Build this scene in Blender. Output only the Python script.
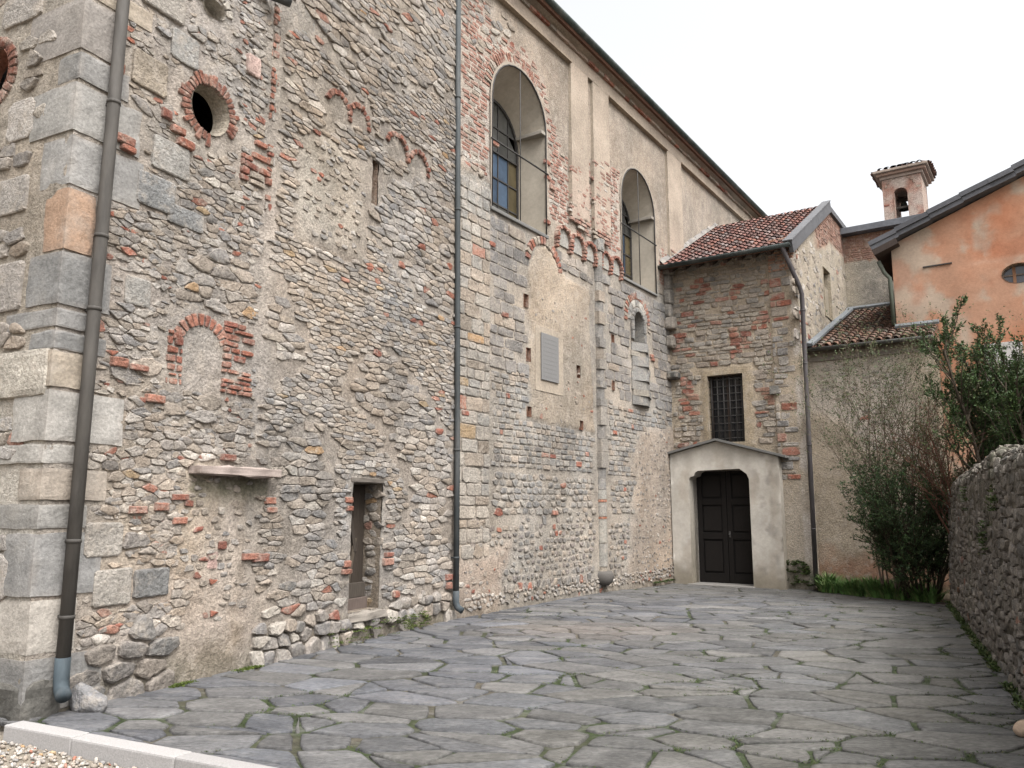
import bpy, bmesh, math, random
from mathutils import Vector, Matrix, noise
from mathutils.geometry import delaunay_2d_cdt
rnd = random.Random(7)
PI = math.pi
scene = bpy.context.scene
C = scene.collection
for o in list(bpy.data.objects): bpy.data.objects.remove(o)

# ------------------------------------------------------------------ camera, light, exposure
cam_d = bpy.data.cameras.new('camera'); cam = bpy.data.objects.new('camera', cam_d); C.objects.link(cam)
cam.location = (0, 0, 1.6); cam.rotation_euler = (math.radians(90 + 8.95), 0, 0)
cam_d.sensor_width = 36; cam_d.lens = 28.125; cam_d.clip_start = .05; cam_d.clip_end = 3000
scene.camera = cam
SUN_EL, SUN_AZ = 58, 146         # azimuth measured clockwise from +Y
world = bpy.data.worlds.new('World'); scene.world = world; world.use_nodes = True
nt = world.node_tree; bg = nt.nodes['Background']
sky = nt.nodes.new('ShaderNodeTexSky'); sky.sky_type = 'NISHITA'; sky.sun_disc = False
sky.sun_elevation = math.radians(SUN_EL); sky.sun_rotation = math.radians(SUN_AZ)
sky.air_density = 1.0; sky.dust_density = 8.0; sky.ozone_density = 1.0
hs = nt.nodes.new('ShaderNodeHueSaturation'); hs.inputs['Saturation'].default_value = .12
nt.links.new(sky.outputs[0], hs.inputs['Color']); nt.links.new(hs.outputs[0], bg.inputs[0])
bg.inputs[1].default_value = .15
sun_d = bpy.data.lights.new('sun', 'SUN'); sun = bpy.data.objects.new('sun', sun_d); C.objects.link(sun)
sun_d.energy = .5; sun_d.angle = math.radians(45); sun_d.color = (1, .995, .985)
sv = Vector((math.sin(math.radians(SUN_AZ)) * math.cos(math.radians(SUN_EL)), math.cos(math.radians(SUN_AZ)) * math.cos(math.radians(SUN_EL)), math.sin(math.radians(SUN_EL))))
sun.rotation_euler = (-sv).to_track_quat('-Z', 'Y').to_euler()
vs = scene.view_settings; vs.view_transform = 'Standard'; vs.look = 'None'; vs.gamma = 1; vs.exposure = 1.52

# ------------------------------------------------------------------ helpers
def nz(x, y=0., z=0.): return noise.noise(Vector((x, y, z)))
def fbm(x, y, z=0., o=4): return noise.fractal(Vector((x, y, z)), 1.0, 2.0, o)
def lerp(a, b, t): return tuple(x + (y - x) * t for x, y in zip(a, b))
def clamp(x, a=0., b=1.): return a if x < a else b if x > b else x
def sstep(a, b, x):
    t = clamp((x - a) / (b - a)); return t * t * (3 - 2 * t)
def mulc(c, k): return (c[0] * k, c[1] * k, c[2] * k)
def mul3(c, k): return (c[0] * k[0], c[1] * k[1], c[2] * k[2])

ALB = .69
class MB:
    def __init__(s): s.v = []; s.f = []; s.c = []; s.sm = []; s.mi = []
    def add(s, vs_, fs, col=(.3, .3, .3), smooth=False, mi=0, cols=None):
        b = len(s.v); s.v.extend([tuple(p) for p in vs_]); s.c.extend(cols if cols else [col] * len(vs_))
        for f in fs: s.f.append([b + i for i in f]); s.sm.append(smooth); s.mi.append(mi)
    def box(s, fr, x0, x1, y0, y1, z0, z1, col=(.3, .3, .3), bev=0., jit=0., mi=0):
        """box in frame fr(x, z, y) : x along, z up, y outward"""
        xs = (x0, x1); b = bev
        pts = []
        if b <= 0:
            P = [(x0, y0, z0), (x1, y0, z0), (x1, y1, z0), (x0, y1, z0), (x0, y0, z1), (x1, y0, z1), (x1, y1, z1), (x0, y1, z1)]
            F = [(0, 3, 2, 1), (4, 5, 6, 7), (0, 1, 5, 4), (1, 2, 6, 5), (2, 3, 7, 6), (3, 0, 4, 7)]
            s.add([fr(x + rnd.uniform(-jit, jit), z + rnd.uniform(-jit, jit), y + rnd.uniform(-jit, jit)) for x, y, z in P], F, col, False, mi); return
        bm = bmesh.new()
        r = bmesh.ops.create_cube(bm, size=1)
        for v in bm.verts:
            v.co = Vector((x0 if v.co.x < 0 else x1, y0 if v.co.y < 0 else y1, z0 if v.co.z < 0 else z1)) + Vector([rnd.uniform(-jit, jit) for _ in range(3)])
        bmesh.ops.bevel(bm, geom=bm.edges[:], offset=b, segments=2, affect='EDGES', profile=.6)
        bm.verts.index_update()
        s.add([fr(v.co.x, v.co.z, v.co.y) for v in bm.verts], [[v.index for v in f.verts] for f in bm.faces], col, False, mi)
        bm.free()
    def tube(s, pts, rad, n=8, col=(.3, .3, .3), cap=True, smooth=True, mi=0):
        pts = [Vector(p) for p in pts]
        if not hasattr(rad, '__len__'): rad = [rad] * len(pts)
        vs_, fs = [], []
        up = None
        for i, p in enumerate(pts):
            t = (pts[min(i + 1, len(pts) - 1)] - pts[max(i - 1, 0)]).normalized()
            if up is None: up = Vector((0, 0, 1)) if abs(t.z) < .9 else Vector((1, 0, 0))
            a = t.cross(up).normalized(); b = t.cross(a).normalized(); up = a.cross(t) if False else up
            if abs(t.dot(up)) > .95: up = Vector((1, 0, 0)) if abs(t.x) < .9 else Vector((0, 1, 0)); a = t.cross(up).normalized(); b = t.cross(a)
            for k in range(n):
                w = 2 * PI * k / n; vs_.append(p + (a * math.cos(w) + b * math.sin(w)) * rad[i])
        for i in range(len(pts) - 1):
            for k in range(n):
                fs.append((i * n + k, i * n + (k + 1) % n, (i + 1) * n + (k + 1) % n, (i + 1) * n + k))
        if cap: fs.append(tuple(range(n))[::-1]); fs.append(tuple((len(pts) - 1) * n + k for k in range(n)))
        s.add(vs_, fs, col, smooth, mi)
    def build(s, name, mats, parent=None):
        me = bpy.data.meshes.new(name); me.from_pydata(s.v, [], s.f); me.validate()
        if len(me.vertices) == len(s.c):
            a = me.color_attributes.new('Col', 'FLOAT_COLOR', 'POINT')
            flat = []
            for c in s.c: flat.extend((c[0] * ALB, c[1] * ALB, c[2] * ALB, 1.))
            a.data.foreach_set('color', flat)
        if len(me.polygons) == len(s.f):
            me.polygons.foreach_set('use_smooth', s.sm); me.polygons.foreach_set('material_index', s.mi)
        if not isinstance(mats, (list, tuple)): mats = [mats]
        for m in mats: me.materials.append(m)
        bm = bmesh.new(); bm.from_mesh(me)
        o = bpy.data.objects.new(name, me); C.objects.link(o); bm.free()
        if parent: o.parent = parent; o.matrix_parent_inverse = Matrix.Translation(parent.matrix_basis.translation).inverted() if parent.type == 'EMPTY' else Matrix()
        me.update(); return o

def thing(name, label, cat, loc=(0, 0, 0), group=None):
    o = bpy.data.objects.new(name, None); C.objects.link(o); o.location = loc
    o['label'] = label; o['category'] = cat
    if group: o['group'] = group
    o.empty_display_size = .2
    return o
def tag(o, label, cat, group=None, kind=None):
    o['label'] = label; o['category'] = cat
    if group: o['group'] = group
    if kind: o['kind'] = kind
    return o

# ------------------------------------------------------------------ materials
def material(name, rough=.9, col=None, n_scale=30., n_amt=.3, b_scale=60., b_str=.4, b_dist=.01, spec=.25, stretch=None, metal=0., coarse=None, trans=0., smear=None):
    m = bpy.data.materials.new(name); m.use_nodes = True
    t = m.node_tree; N = t.nodes; L_ = t.links; p = N['Principled BSDF']
    p.inputs['Roughness'].default_value = rough; p.inputs['Specular IOR Level'].default_value = spec; p.inputs['Metallic'].default_value = metal
    tc = N.new('ShaderNodeTexCoord'); vec = tc.outputs['Object']
    if stretch:
        mp = N.new('ShaderNodeMapping'); mp.inputs['Scale'].default_value = stretch[:3]
        if len(stretch) > 3: mp.inputs['Rotation'].default_value = (0, 0, stretch[3])
        L_.new(vec, mp.inputs['Vector']); vec = mp.outputs[0]
    if col is None:
        a = N.new('ShaderNodeAttribute'); a.attribute_name = 'Col'; base = a.outputs['Color']
    else:
        a = N.new('ShaderNodeRGB'); a.outputs[0].default_value = (*col, 1); base = a.outputs[0]
    def noise_node(sc, det=6, ro=.6):
        n = N.new('ShaderNodeTexNoise'); n.inputs['Scale'].default_value = sc; n.inputs['Detail'].default_value = det; n.inputs['Roughness'].default_value = ro
        L_.new(vec, n.inputs['Vector']); return n.outputs['Fac']
    def mapr(x, a0, a1, b0, b1):
        r = N.new('ShaderNodeMapRange'); r.inputs[1].default_value = a0; r.inputs[2].default_value = a1; r.inputs[3].default_value = b0; r.inputs[4].default_value = b1
        L_.new(x, r.inputs[0]); return r.outputs[0]
    def mult(c, f):
        x = N.new('ShaderNodeMix'); x.data_type = 'RGBA'; x.blend_type = 'MULTIPLY'; x.inputs[0].default_value = 1
        L_.new(c, x.inputs[6]); cc = N.new('ShaderNodeCombineColor')
        for i in range(3): L_.new(f, cc.inputs[i])
        L_.new(cc.outputs[0], x.inputs[7]); return x.outputs[2]
    c = mult(base, mapr(noise_node(n_scale), .25, .75, 1 - n_amt, 1 + n_amt))
    if coarse: c = mult(c, mapr(noise_node(coarse[0], 5), .3, .7, 1 - coarse[1], 1 + coarse[1]))
    if smear:
        x = N.new('ShaderNodeMix'); x.data_type = 'RGBA'; L_.new(mapr(noise_node(smear[0], 9, .7), .50, .66, 0, smear[1]), x.inputs[0]); L_.new(c, x.inputs[6]); x.inputs[7].default_value = (*smear[2], 1); c = x.outputs[2]
        y = N.new('ShaderNodeMix'); y.data_type = 'RGBA'; L_.new(mapr(noise_node(smear[0] * 2.3, 7, .7), .56, .72, 0, smear[1] * .75), y.inputs[0]); L_.new(c, y.inputs[6]); y.inputs[7].default_value = (.13, .12, .10, 1); c = y.outputs[2]
    L_.new(c, p.inputs['Base Color'])
    if b_str > 0:
        bp = N.new('ShaderNodeBump'); bp.inputs['Strength'].default_value = b_str; bp.inputs['Distance'].default_value = b_dist
        L_.new(noise_node(b_scale, 8, .65), bp.inputs['Height']); L_.new(bp.outputs[0], p.inputs['Normal'])
    if trans:
        p.inputs['Transmission Weight'].default_value = trans
    return m
M_MAS = material('rubble_masonry', .95, None, 30, .42, 34, 1., .03, .10, coarse=(2.2, .16), smear=(6., .6, (.355, .31, .26)))
M_QUO = material('dressed_stone', .93, None, 34, .3, 40, .7, .012, .12, coarse=(2.4, .16), smear=(2.6, .3, (.30, .28, .25)))
M_PLA = material('old_plaster', .95, None, 24, .22, 26, .7, .02, .1, coarse=(1.6, .16), smear=(3., .35, (.36, .31, .25)))
M_STU = material('white_stucco', .95, None, 14, .10, 25, .4, .01, .1, coarse=(2.0, .12))
M_SLA = material('slate_flags', .74, None, 20, .5, 22, 1., .022, .25, stretch=(1, 1.9, 1, .2), coarse=(1.9, .25), smear=(3.4, .4, (.20, .19, .18)))
M_SOIL = material('joint_soil', .97, None, 60, .3, 60, .8, .02, .1)
M_TILE = material('clay_tiles', .95, None, 30, .4, 40, .6, .01, .1, coarse=(2, .2))
M_PIPE = material('painted_pipe', .72, None, 14, .35, 18, .35, .006, .25, stretch=(1, 1, .2), coarse=(1.2, .22), smear=(2.5, .3, (.16, .15, .14)))
M_WOOD = material('old_wood', .85, None, 18, .35, 25, .5, .006, .2, stretch=(6, 6, .5))
M_IRON = material('dark_iron', .7, (.035, .032, .03), 30, .3, 60, .2, .003, .3)
M_LEAD = material('grey_slate_edge', .7, None, 10, .2, 20, .3, .01, .3, coarse=(1.6, .15))
M_ORANGE = material('orange_render', .95, None, 18, .12, 30, .4, .01, .1, coarse=(1.7, .16))
M_LEAF = material('leaves', .6, None, 10, .2, 10, 0, .01, .3)
M_BARK = material('bark', .9, None, 25, .3, 30, .5, .01, .1, stretch=(1, 1, .3))
M_GRASS = material('grass_blades', .65, None, 6, .2, 10, 0, .01, .25)
M_GRAN = material('granite', .85, None, 90, .22, 60, .4, .006, .25)
def glass_mat(name, col, rough=.12):
    m = material(name, rough, col, 8, .3, 9, .15, .01, .6); return m
M_BLUE = glass_mat('blue_pane', (.055, .095, .16)); M_AMB = glass_mat('amber_pane', (.13, .10, .045)); M_DARK = glass_mat('dark_pane', (.012, .013, .015), .2)
M_OVAL = glass_mat('grey_pane', (.06, .06, .075), .2)

# ------------------------------------------------------------------ wall frames (metres)
YL, YM = math.radians(26.74), math.radians(34.08)
J = Vector((-.862, 12.286, 0))
UP = Vector((0, 0, 1))
class Frame:
    def __init__(s, o, d, n): s.o = Vector(o); s.d = Vector(d); s.n = Vector(n)
    def __call__(s, a, z, h=0.): return s.o + s.d * a + UP * z + s.n * h
dL = Vector((math.sin(YL), math.cos(YL), 0)); nL = Vector((math.cos(YL), -math.sin(YL), 0))
dM = Vector((math.sin(YM), math.cos(YM), 0)); nM = Vector((math.cos(YM), -math.sin(YM), 0))
FL = Frame(J, dL, nL); FM = Frame(J, dM, nM)
CORN = FL(-6.5, 0)
FF = Frame(CORN, -nL, -dL)                       # short return at the far left
Q = FM(8.45, 0)
FS = Frame(Q, nM, -dM)                           # side chapel front: s to the right, h towards the viewer
FE = Frame(FS(3.12, 0), dM, nM)                  # its right-hand end wall

# ------------------------------------------------------------------ palettes (linear)
GREY = [(.315, .29, .262), (.265, .255, .243), (.345, .318, .286), (.225, .222, .22), (.30, .274, .248), (.375, .345, .313)]
TAN = [(.35, .29, .23), (.39, .33, .27), (.32, .265, .21), (.30, .255, .205)]
PALE = [(.50, .46, .40), (.55, .51, .46), (.46, .42, .37)]
DARK = [(.13, .135, .135), (.16, .16, .155), (.12, .115, .11)]
BRICK = [(.33, .115, .072), (.28, .095, .062), (.36, .15, .10), (.31, .13, .09), (.24, .08, .055), (.37, .19, .14)]
OCHRE = [(.42, .25, .11), (.40, .28, .15)]
LIME = .24
def tone(s, z, q):
    """weathering: broad warm, grey and dark patches over a wall"""
    a = fbm(s * .45, z * .45, q); b = fbm(s * .8, z * .35, q + 9); k = 1 + .34 * clamp(b, -.6, .6)
    return (k * (1 + .07 * a), k, k * (1 - .08 * a))
def pick(w):
    r = rnd.random() * sum(x[1] for x in w)
    for p, k in w:
        r -= k
        if r <= 0: return lerp(mulc(rnd.choice(p), rnd.uniform(.86, 1.14)), MORT, LIME * (.3 if p is BRICK else 1))
    return rnd.choice(w[0][0])
MORT = (.36, .313, .272)

# ------------------------------------------------------------------ stone making
def chaikin(p, k=.25):
    o = []
    for i in range(len(p)):
        a, b = p[i], p[(i + 1) % len(p)]
        o.append((a[0] + (b[0] - a[0]) * k, a[1] + (b[1] - a[1]) * k)); o.append((a[0] + (b[0] - a[0]) * (1 - k), a[1] + (b[1] - a[1]) * (1 - k)))
    return o
def cen(p): return (sum(a for a, b in p) / len(p), sum(b for a, b in p) / len(p))
def ragged(p, seg, amp):
    o = []
    for i in range(len(p)):
        a, b = p[i], p[(i + 1) % len(p)]; L_ = math.hypot(b[0] - a[0], b[1] - a[1]); m = max(1, min(4, int(L_ / seg + .5)))
        for k in range(m):
            t = k / m; x = a[0] + (b[0] - a[0]) * t; z = a[1] + (b[1] - a[1]) * t
            o.append((x + amp * nz(x * 17, z * 17, 1.3), z + amp * nz(x * 17, z * 17, 8.1)))
    return o
def stone(mb, fr, poly, h, col, base=0., sharp=False, rough=.25, tilt=0.):
    w = max(a for a, b in poly) - min(a for a, b in poly); hh = max(b for a, b in poly) - min(b for a, b in poly); sz = max(.01, min(w, hh))
    if not sharp: poly = ragged(chaikin(poly, rnd.choice((.10, .15, .2))), .05, min(.013, sz * .12))
    else: poly = ragged(chaikin(poly, rnd.choice((.06, .1, .16))), max(.05, sz * .3), min(.010, sz * .06))
    c = cen(poly); n = len(poly)
    if sharp: ins = (0, min(.10, .006 / sz * 2), min(.3, .018 / sz * 2)); hs_ = (-.03, h * .75, h)
    else: ins = (0, .05, rnd.uniform(.12, .24)); hs_ = (-.035, h * .72, h)
    tx, tz = rnd.uniform(-tilt, tilt), rnd.uniform(-tilt, tilt)
    V = []; cols = []; q = rnd.uniform(0, 50); am = min(.010, sz * .09); g1 = rnd.uniform(-.16, .16)
    for k in range(3):
        for a, b in poly:
            jx = 1 - ins[k] + (rnd.uniform(-.06, .05) if k and not sharp else 0)
            x = c[0] + (a - c[0]) * jx; z = c[1] + (b - c[1]) * jx
            hv = base + hs_[k]
            if k: hv += tx * (x - c[0]) + tz * (z - c[1]) + am * nz(x * 14, z * 14, q)
            V.append(fr(x, z, hv))
            m = ((.55, .36, .10) if not sharp else (.5, .28, .08))[k] * rnd.uniform(.4, 1.4)
            cols.append(lerp(mulc(col, 1 + .22 * nz(x * 11, z * 11, q + 3) + g1 * (b - c[1]) / sz), MORT, clamp(m)))
    V.append(fr(c[0], c[1], base + h * (1.0 if sharp else 1.05) + am * nz(c[0] * 14, c[1] * 14, q))); cols.append(col)
    F = []
    for k in range(2):
        for i in range(n): F.append((k * n + i, k * n + (i + 1) % n, (k + 1) * n + (i + 1) % n, (k + 1) * n + i))
    for i in range(n): F.append((2 * n + i, 2 * n + (i + 1) % n, 3 * n))
    mb.add(V, F, col, (not sharp) and rnd.random() < .22, cols=cols)
def block(mb, fr, x0, x1, y0, y1, z0, z1, col, amp=.012, cuts=5, rnd_=.012):
    """a weathered dressed block: subdivided, edges worn, faces uneven"""
    bm = bmesh.new(); bmesh.ops.create_cube(bm, size=1); bmesh.ops.subdivide_edges(bm, edges=bm.edges[:], cuts=cuts, use_grid_fill=True); bm.verts.index_update()
    sx, sy, sz = x1 - x0, y1 - y0, z1 - z0; q = rnd.uniform(0, 60); V, cols = [], []
    for v in bm.verts:
        c = v.co; p = Vector(((c.x + .5) * sx + x0, (c.y + .5) * sy + y0, (c.z + .5) * sz + z0))
        e = [abs(abs(t) - .5) < 1e-4 for t in c]; ne = sum(e)
        if ne >= 2:
            r = rnd_ * (1 + .9 * nz(p.x * 9, p.z * 9, q)) * (1 if ne == 2 else 1.3)
            for k in range(3):
                if e[k]: p[k] -= r * (1 if c[k] > 0 else -1)
        d = Vector([(1 if t > 0 else -1) if ee else 0 for t, ee in zip(c, e)])
        p += d * amp * fbm(p.x * 5 + q, p.z * 5, p.y * 5)
        V.append(fr(p.x, p.z, p.y)); k = 1 + .2 * fbm(p.x * 6 + q, p.z * 6, p.y * 6)
        cols.append(lerp(mulc(col, k), MORT, .35 * (ne >= 2) * clamp(.5 + nz(p.x * 5, p.z * 5, q))))
    mb.add(V, [[v.index for v in f.verts] for f in bm.faces], smooth=False, cols=cols); bm.free()

def shrink(p, gap):
    c = cen(p)
    w = max(a for a, b in p) - min(a for a, b in p); h = max(b for a, b in p) - min(b for a, b in p)
    fx = max(.4, 1 - gap / max(w, .01)); fz = max(.4, 1 - gap / max(h, .01))
    return [(c[0] + (a - c[0]) * fx, c[1] + (b - c[1]) * fz) for a, b in p]

def voronoi(x0, x1, z0, z1, w, h, jit=.42, lens=0.3, jz=.8):
    """cells of a jittered course grid; w, h mean stone size"""
    k = w / h
    seeds = []
    r = 0; z = z0 + h / 2
    while z < z1 + h:
        x = x0 - rnd.random() * w
        while x < x1 + w:
            ww = w * rnd.uniform(1 - lens, 1 + lens)
            seeds.append((x + ww / 2 + rnd.uniform(-jit, jit) * w * .5, (z + rnd.uniform(-jit, jit) * h * jz) * k)); x += ww
        z += h * rnd.uniform(.85, 1.15)
    g = {}
    for i, (a, b) in enumerate(seeds): g.setdefault((int(a // w), int(b // w)), []).append(i)
    out = []
    for i, (a, b) in enumerate(seeds):
        if not (x0 - w * .3 <= a <= x1 + w * .3 and z0 - h * .3 <= b / k <= z1 + h * .3): continue
        gx, gz = int(a // w), int(b // w)
        nb = []
        for dx in (-2, -1, 0, 1, 2):
            for dz in (-2, -1, 0, 1, 2):
                for j in g.get((gx + dx, gz + dz), ()):
                    if j != i:
                        nb.append(((seeds[j][0] - a) ** 2 + (seeds[j][1] - b) ** 2, j))
        nb.sort()
        P = [(a - w * 1.1, b - w * 1.1), (a + w * 1.1, b - w * 1.1), (a + w * 1.1, b + w * 1.1), (a - w * 1.1, b + w * 1.1)]
        for d2, j in nb[:14]:
            nx, nzv = seeds[j][0] - a, seeds[j][1] - b
            mx, mz = a + nx / 2, b + nzv / 2
            o = []
            for q in range(len(P)):
                p1, p2 = P[q], P[(q + 1) % len(P)]
                s1 = (p1[0] - mx) * nx + (p1[1] - mz) * nzv; s2 = (p2[0] - mx) * nx + (p2[1] - mz) * nzv
                if s1 <= 0: o.append(p1)
                if (s1 < 0 < s2) or (s2 < 0 < s1):
                    t = s1 / (s1 - s2); o.append((p1[0] + (p2[0] - p1[0]) * t, p1[1] + (p2[1] - p1[1]) * t))
            P = o
            if len(P) < 3: break
        if len(P) >= 3: out.append([(x, z_ / k) for x, z_ in P])
    return out
def courses(x0, x1, z0, z1, w, h, wv=.4, hv=.3, jit=.006, wave=.0):
    out = []; z = z0
    while z < z1:
        hh = h * rnd.uniform(1 - hv, 1 + hv); x = x0 - rnd.random() * w
        while x < x1:
            ww = w * rnd.uniform(1 - wv, 1 + wv)
            j = lambda: rnd.uniform(-jit, jit)
            wv_ = lambda xx: wave * nz(xx * .7, z * .3, 5.)
            xa, xb = max(x, x0), min(x + ww, x1)
            if xb - xa < .3 * w * .5: x += ww; continue
            out.append([(xa + j(), z + j() + wv_(x)), (xb + j(), z + j() + wv_(x + ww)), (xb + j(), z + hh + j() + wv_(x + ww)), (xa + j(), z + hh + j() + wv_(x))]); x += ww
        z += hh
    return out
def arc(cx, cz, r0, r1, a0, a1, n, gap=.1):
    out = []
    for i in range(n):
        b0 = a0 + (a1 - a0) * (i + gap / 2) / n; b1 = a0 + (a1 - a0) * (i + 1 - gap / 2) / n
        out.append([(cx + r0 * math.cos(b0), cz + r0 * math.sin(b0)), (cx + r1 * math.cos(b0), cz + r1 * math.sin(b0)), (cx + r1 * math.cos(b1), cz + r1 * math.sin(b1)), (cx + r0 * math.cos(b1), cz + r0 * math.sin(b1))])
    return out

def inpoly(x, y, P):
    c = False; j = len(P) - 1
    for i in range(len(P)):
        xi, yi = P[i]; xj, yj = P[j]
        if (yi > y) != (yj > y) and x < (xj - xi) * (y - yi) / (yj - yi) + xi: c = not c
        j = i
    return c
def rect(x0, x1, z0, z1): return [(x0, z0), (x1, z0), (x1, z1), (x0, z1)]
def archpoly(x0, x1, z0, zs, n=14):
    r = (x1 - x0) / 2; c = (x0 + x1) / 2
    return [(x0, z0), (x1, z0)] + [(c + r * math.cos(PI * i / n), zs + r * math.sin(PI * i / n)) for i in range(n + 1)]
def circle(cx, cz, rx, rz, n=20): return [(cx + rx * math.cos(2 * PI * i / n), cz + rz * math.sin(2 * PI * i / n)) for i in range(n)]
def expand(P, d):
    c = cen(P); o = []
    for a, b in P:
        l = math.hypot(a - c[0], b - c[1]) or 1; o.append((a + (a - c[0]) / l * d, b + (b - c[1]) / l * d))
    return o

def sheet(mb, fr, outline, holes, step, hf, cf, smooth=True):
    """wall face with holes; hf(s,z) height, cf(s,z) colour"""
    pts, edges = [], []
    def loop(P):
        ids = []
        for i in range(len(P)):
            a, b = P[i], P[(i + 1) % len(P)]; L_ = math.hypot(b[0] - a[0], b[1] - a[1]); n = max(1, int(L_ / step / 1.5))
            for k in range(n): ids.append(len(pts)); pts.append((a[0] + (b[0] - a[0]) * k / n, a[1] + (b[1] - a[1]) * k / n))
        for i in range(len(ids)): edges.append((ids[i], ids[(i + 1) % len(ids)]))
    loop(outline)
    for h in holes: loop(h)
    nb = len(pts)
    x0 = min(p[0] for p in outline); x1 = max(p[0] for p in outline); z0 = min(p[1] for p in outline); z1 = max(p[1] for p in outline)
    nx = int((x1 - x0) / step); nzn = int((z1 - z0) / step)
    big = [expand(h, step * .4) for h in holes]
    for i in range(1, nx):
        for k in range(1, nzn):
            x = x0 + (x1 - x0) * (i + rnd.uniform(-.25, .25)) / nx; z = z0 + (z1 - z0) * (k + rnd.uniform(-.25, .25)) / nzn
            if not inpoly(x, z, outline): continue
            if any(inpoly(x, z, b) for b in big): continue
            pts.append((x, z))
    r = delaunay_2d_cdt([Vector(p) for p in pts], edges, [], 0, 1e-5)
    vs_, fs = r[0], r[2]
    keep = []
    for f in fs:
        c = cen([vs_[i] for i in f])
        if inpoly(c[0], c[1], outline) and not any(inpoly(c[0], c[1], h) for h in holes): keep.append(tuple(f))
    V = [fr(v[0], v[1], hf(v[0], v[1])) for v in vs_]
    mb.add(V, keep, smooth=smooth, cols=[cf(v[0], v[1]) for v in vs_])
def reveal(mb, fr, P, d0, d1, col, inset=0., P2=None):
    """inner faces of an opening with outline P, from depth d0 (front) to d1 (back, negative)"""
    c = cen(P); n = len(P); V = []; cols = []
    K = 5
    for k in range(K + 1):
        t = k / K
        for a, b in P:
            l = math.hypot(a - c[0], b - c[1]) or 1
            e = P2[len(V) % n] if P2 else (a - (a - c[0]) / l * inset, b - (b - c[1]) / l * inset)
            V.append(fr(a + (e[0] - a) * t, b + (e[1] - b) * t, d0 + (d1 - d0) * t)); cols.append(mulc(col, 1 + .12 * nz(a * 3, b * 3, t * 3)))
    F = [(k * n + i, (k + 1) * n + i, (k + 1) * n + (i + 1) % n, k * n + (i + 1) % n) for k in range(K) for i in range(n)]
    mb.add(V, F, cols=cols)
def slab(mb, fr, P, h0, h1, col):
    """polygon prism between heights h0 < h1 (front)"""
    n = len(P); V = [fr(a, b, h0) for a, b in P] + [fr(a, b, h1) for a, b in P]
    F = [tuple(range(n))[::-1], tuple(range(n, 2 * n))] + [(i, (i + 1) % n, n + (i + 1) % n, n + i) for i in range(n)]
    mb.add(V, F, col)
def put(mb, fr, polys, ok, h, colf, gap=.012, base=0., sharp=False, drop=0., holes=(), tilt=.05, strict=.7, tq=None):
    hb = [expand(q, .015) for q in holes]
    for p in polys:
        if rnd.random() < drop: continue
        c = cen(p)
        if not ok(c[0], c[1]): continue
        pts = [(c[0] + (a - c[0]) * strict, c[1] + (b - c[1]) * strict) for a, b in p]
        if not all(ok(a, b) for a, b in pts): continue
        if any(inpoly(c[0], c[1], q) or any(inpoly(a, b, q) for a, b in p) for q in hb): continue
        b_ = base(c[0], c[1]) if callable(base) else base
        cc = colf(c[0], c[1])
        if tq is not None: cc = mul3(cc, tone(c[0], c[1], tq))
        stone(mb, fr, shrink(p, gap * rnd.uniform(.7, 1.5)), rnd.uniform(*h), cc, b_, sharp, tilt=tilt)

# ================================================================== THE GROUND
def ground_obj():
    mb = MB(); mb.add([(-300, -300, -.10), (300, -300, -.10), (300, 300, -.10), (-300, 300, -.10)], [(0, 1, 2, 3)], (.30, .26, .21))
    o = mb.build('ground', M_SOIL); o['kind'] = 'structure'
ground_obj()
K0 = Vector((-3.77, 6.27, 0)); kd = Vector((.894, -.447, 0)).normalized(); kn = Vector((.447, .894, 0)).normalized()
FK = Frame(K0, kd, kn)          # a along the kerb to the right, h into the yard
FG = lambda a, z, h=0.: Vector((a, z, h))
rwD = Vector((math.sin(math.radians(24.5)), math.cos(math.radians(24.5)), 0)); rwN = Vector((rwD.y, -rwD.x, 0))
RW0 = Vector((7.74, 14.40, 0))
def g2(v): return (v.x, v.y)
YARD = [g2(FK(-.05, 0, .17)), g2(FL(-6.5, 0, .0)), g2(FL(0, 0, .0)), g2(FM(8.4, 0, 0)), g2(FS(3.2, 0, 0)), g2(FS(5.6, 0, .75)), g2(RW0), g2(RW0 - rwD * 12), g2(FK(7.6, 0, .17))]
def gz(x, y): return -.085 * sstep(4., 8.6, (Vector((x, y, 0)) - J).dot(dM))
JOINTS = []
def mossy(x, y):
    """how green a joint is: more on the right of the yard"""
    s = (Vector((x, y, 0)) - Q).dot(nM)
    return clamp(.38 + .10 * (s - 2) + .9 * fbm(x * .8, y * .8, 3.))
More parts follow.
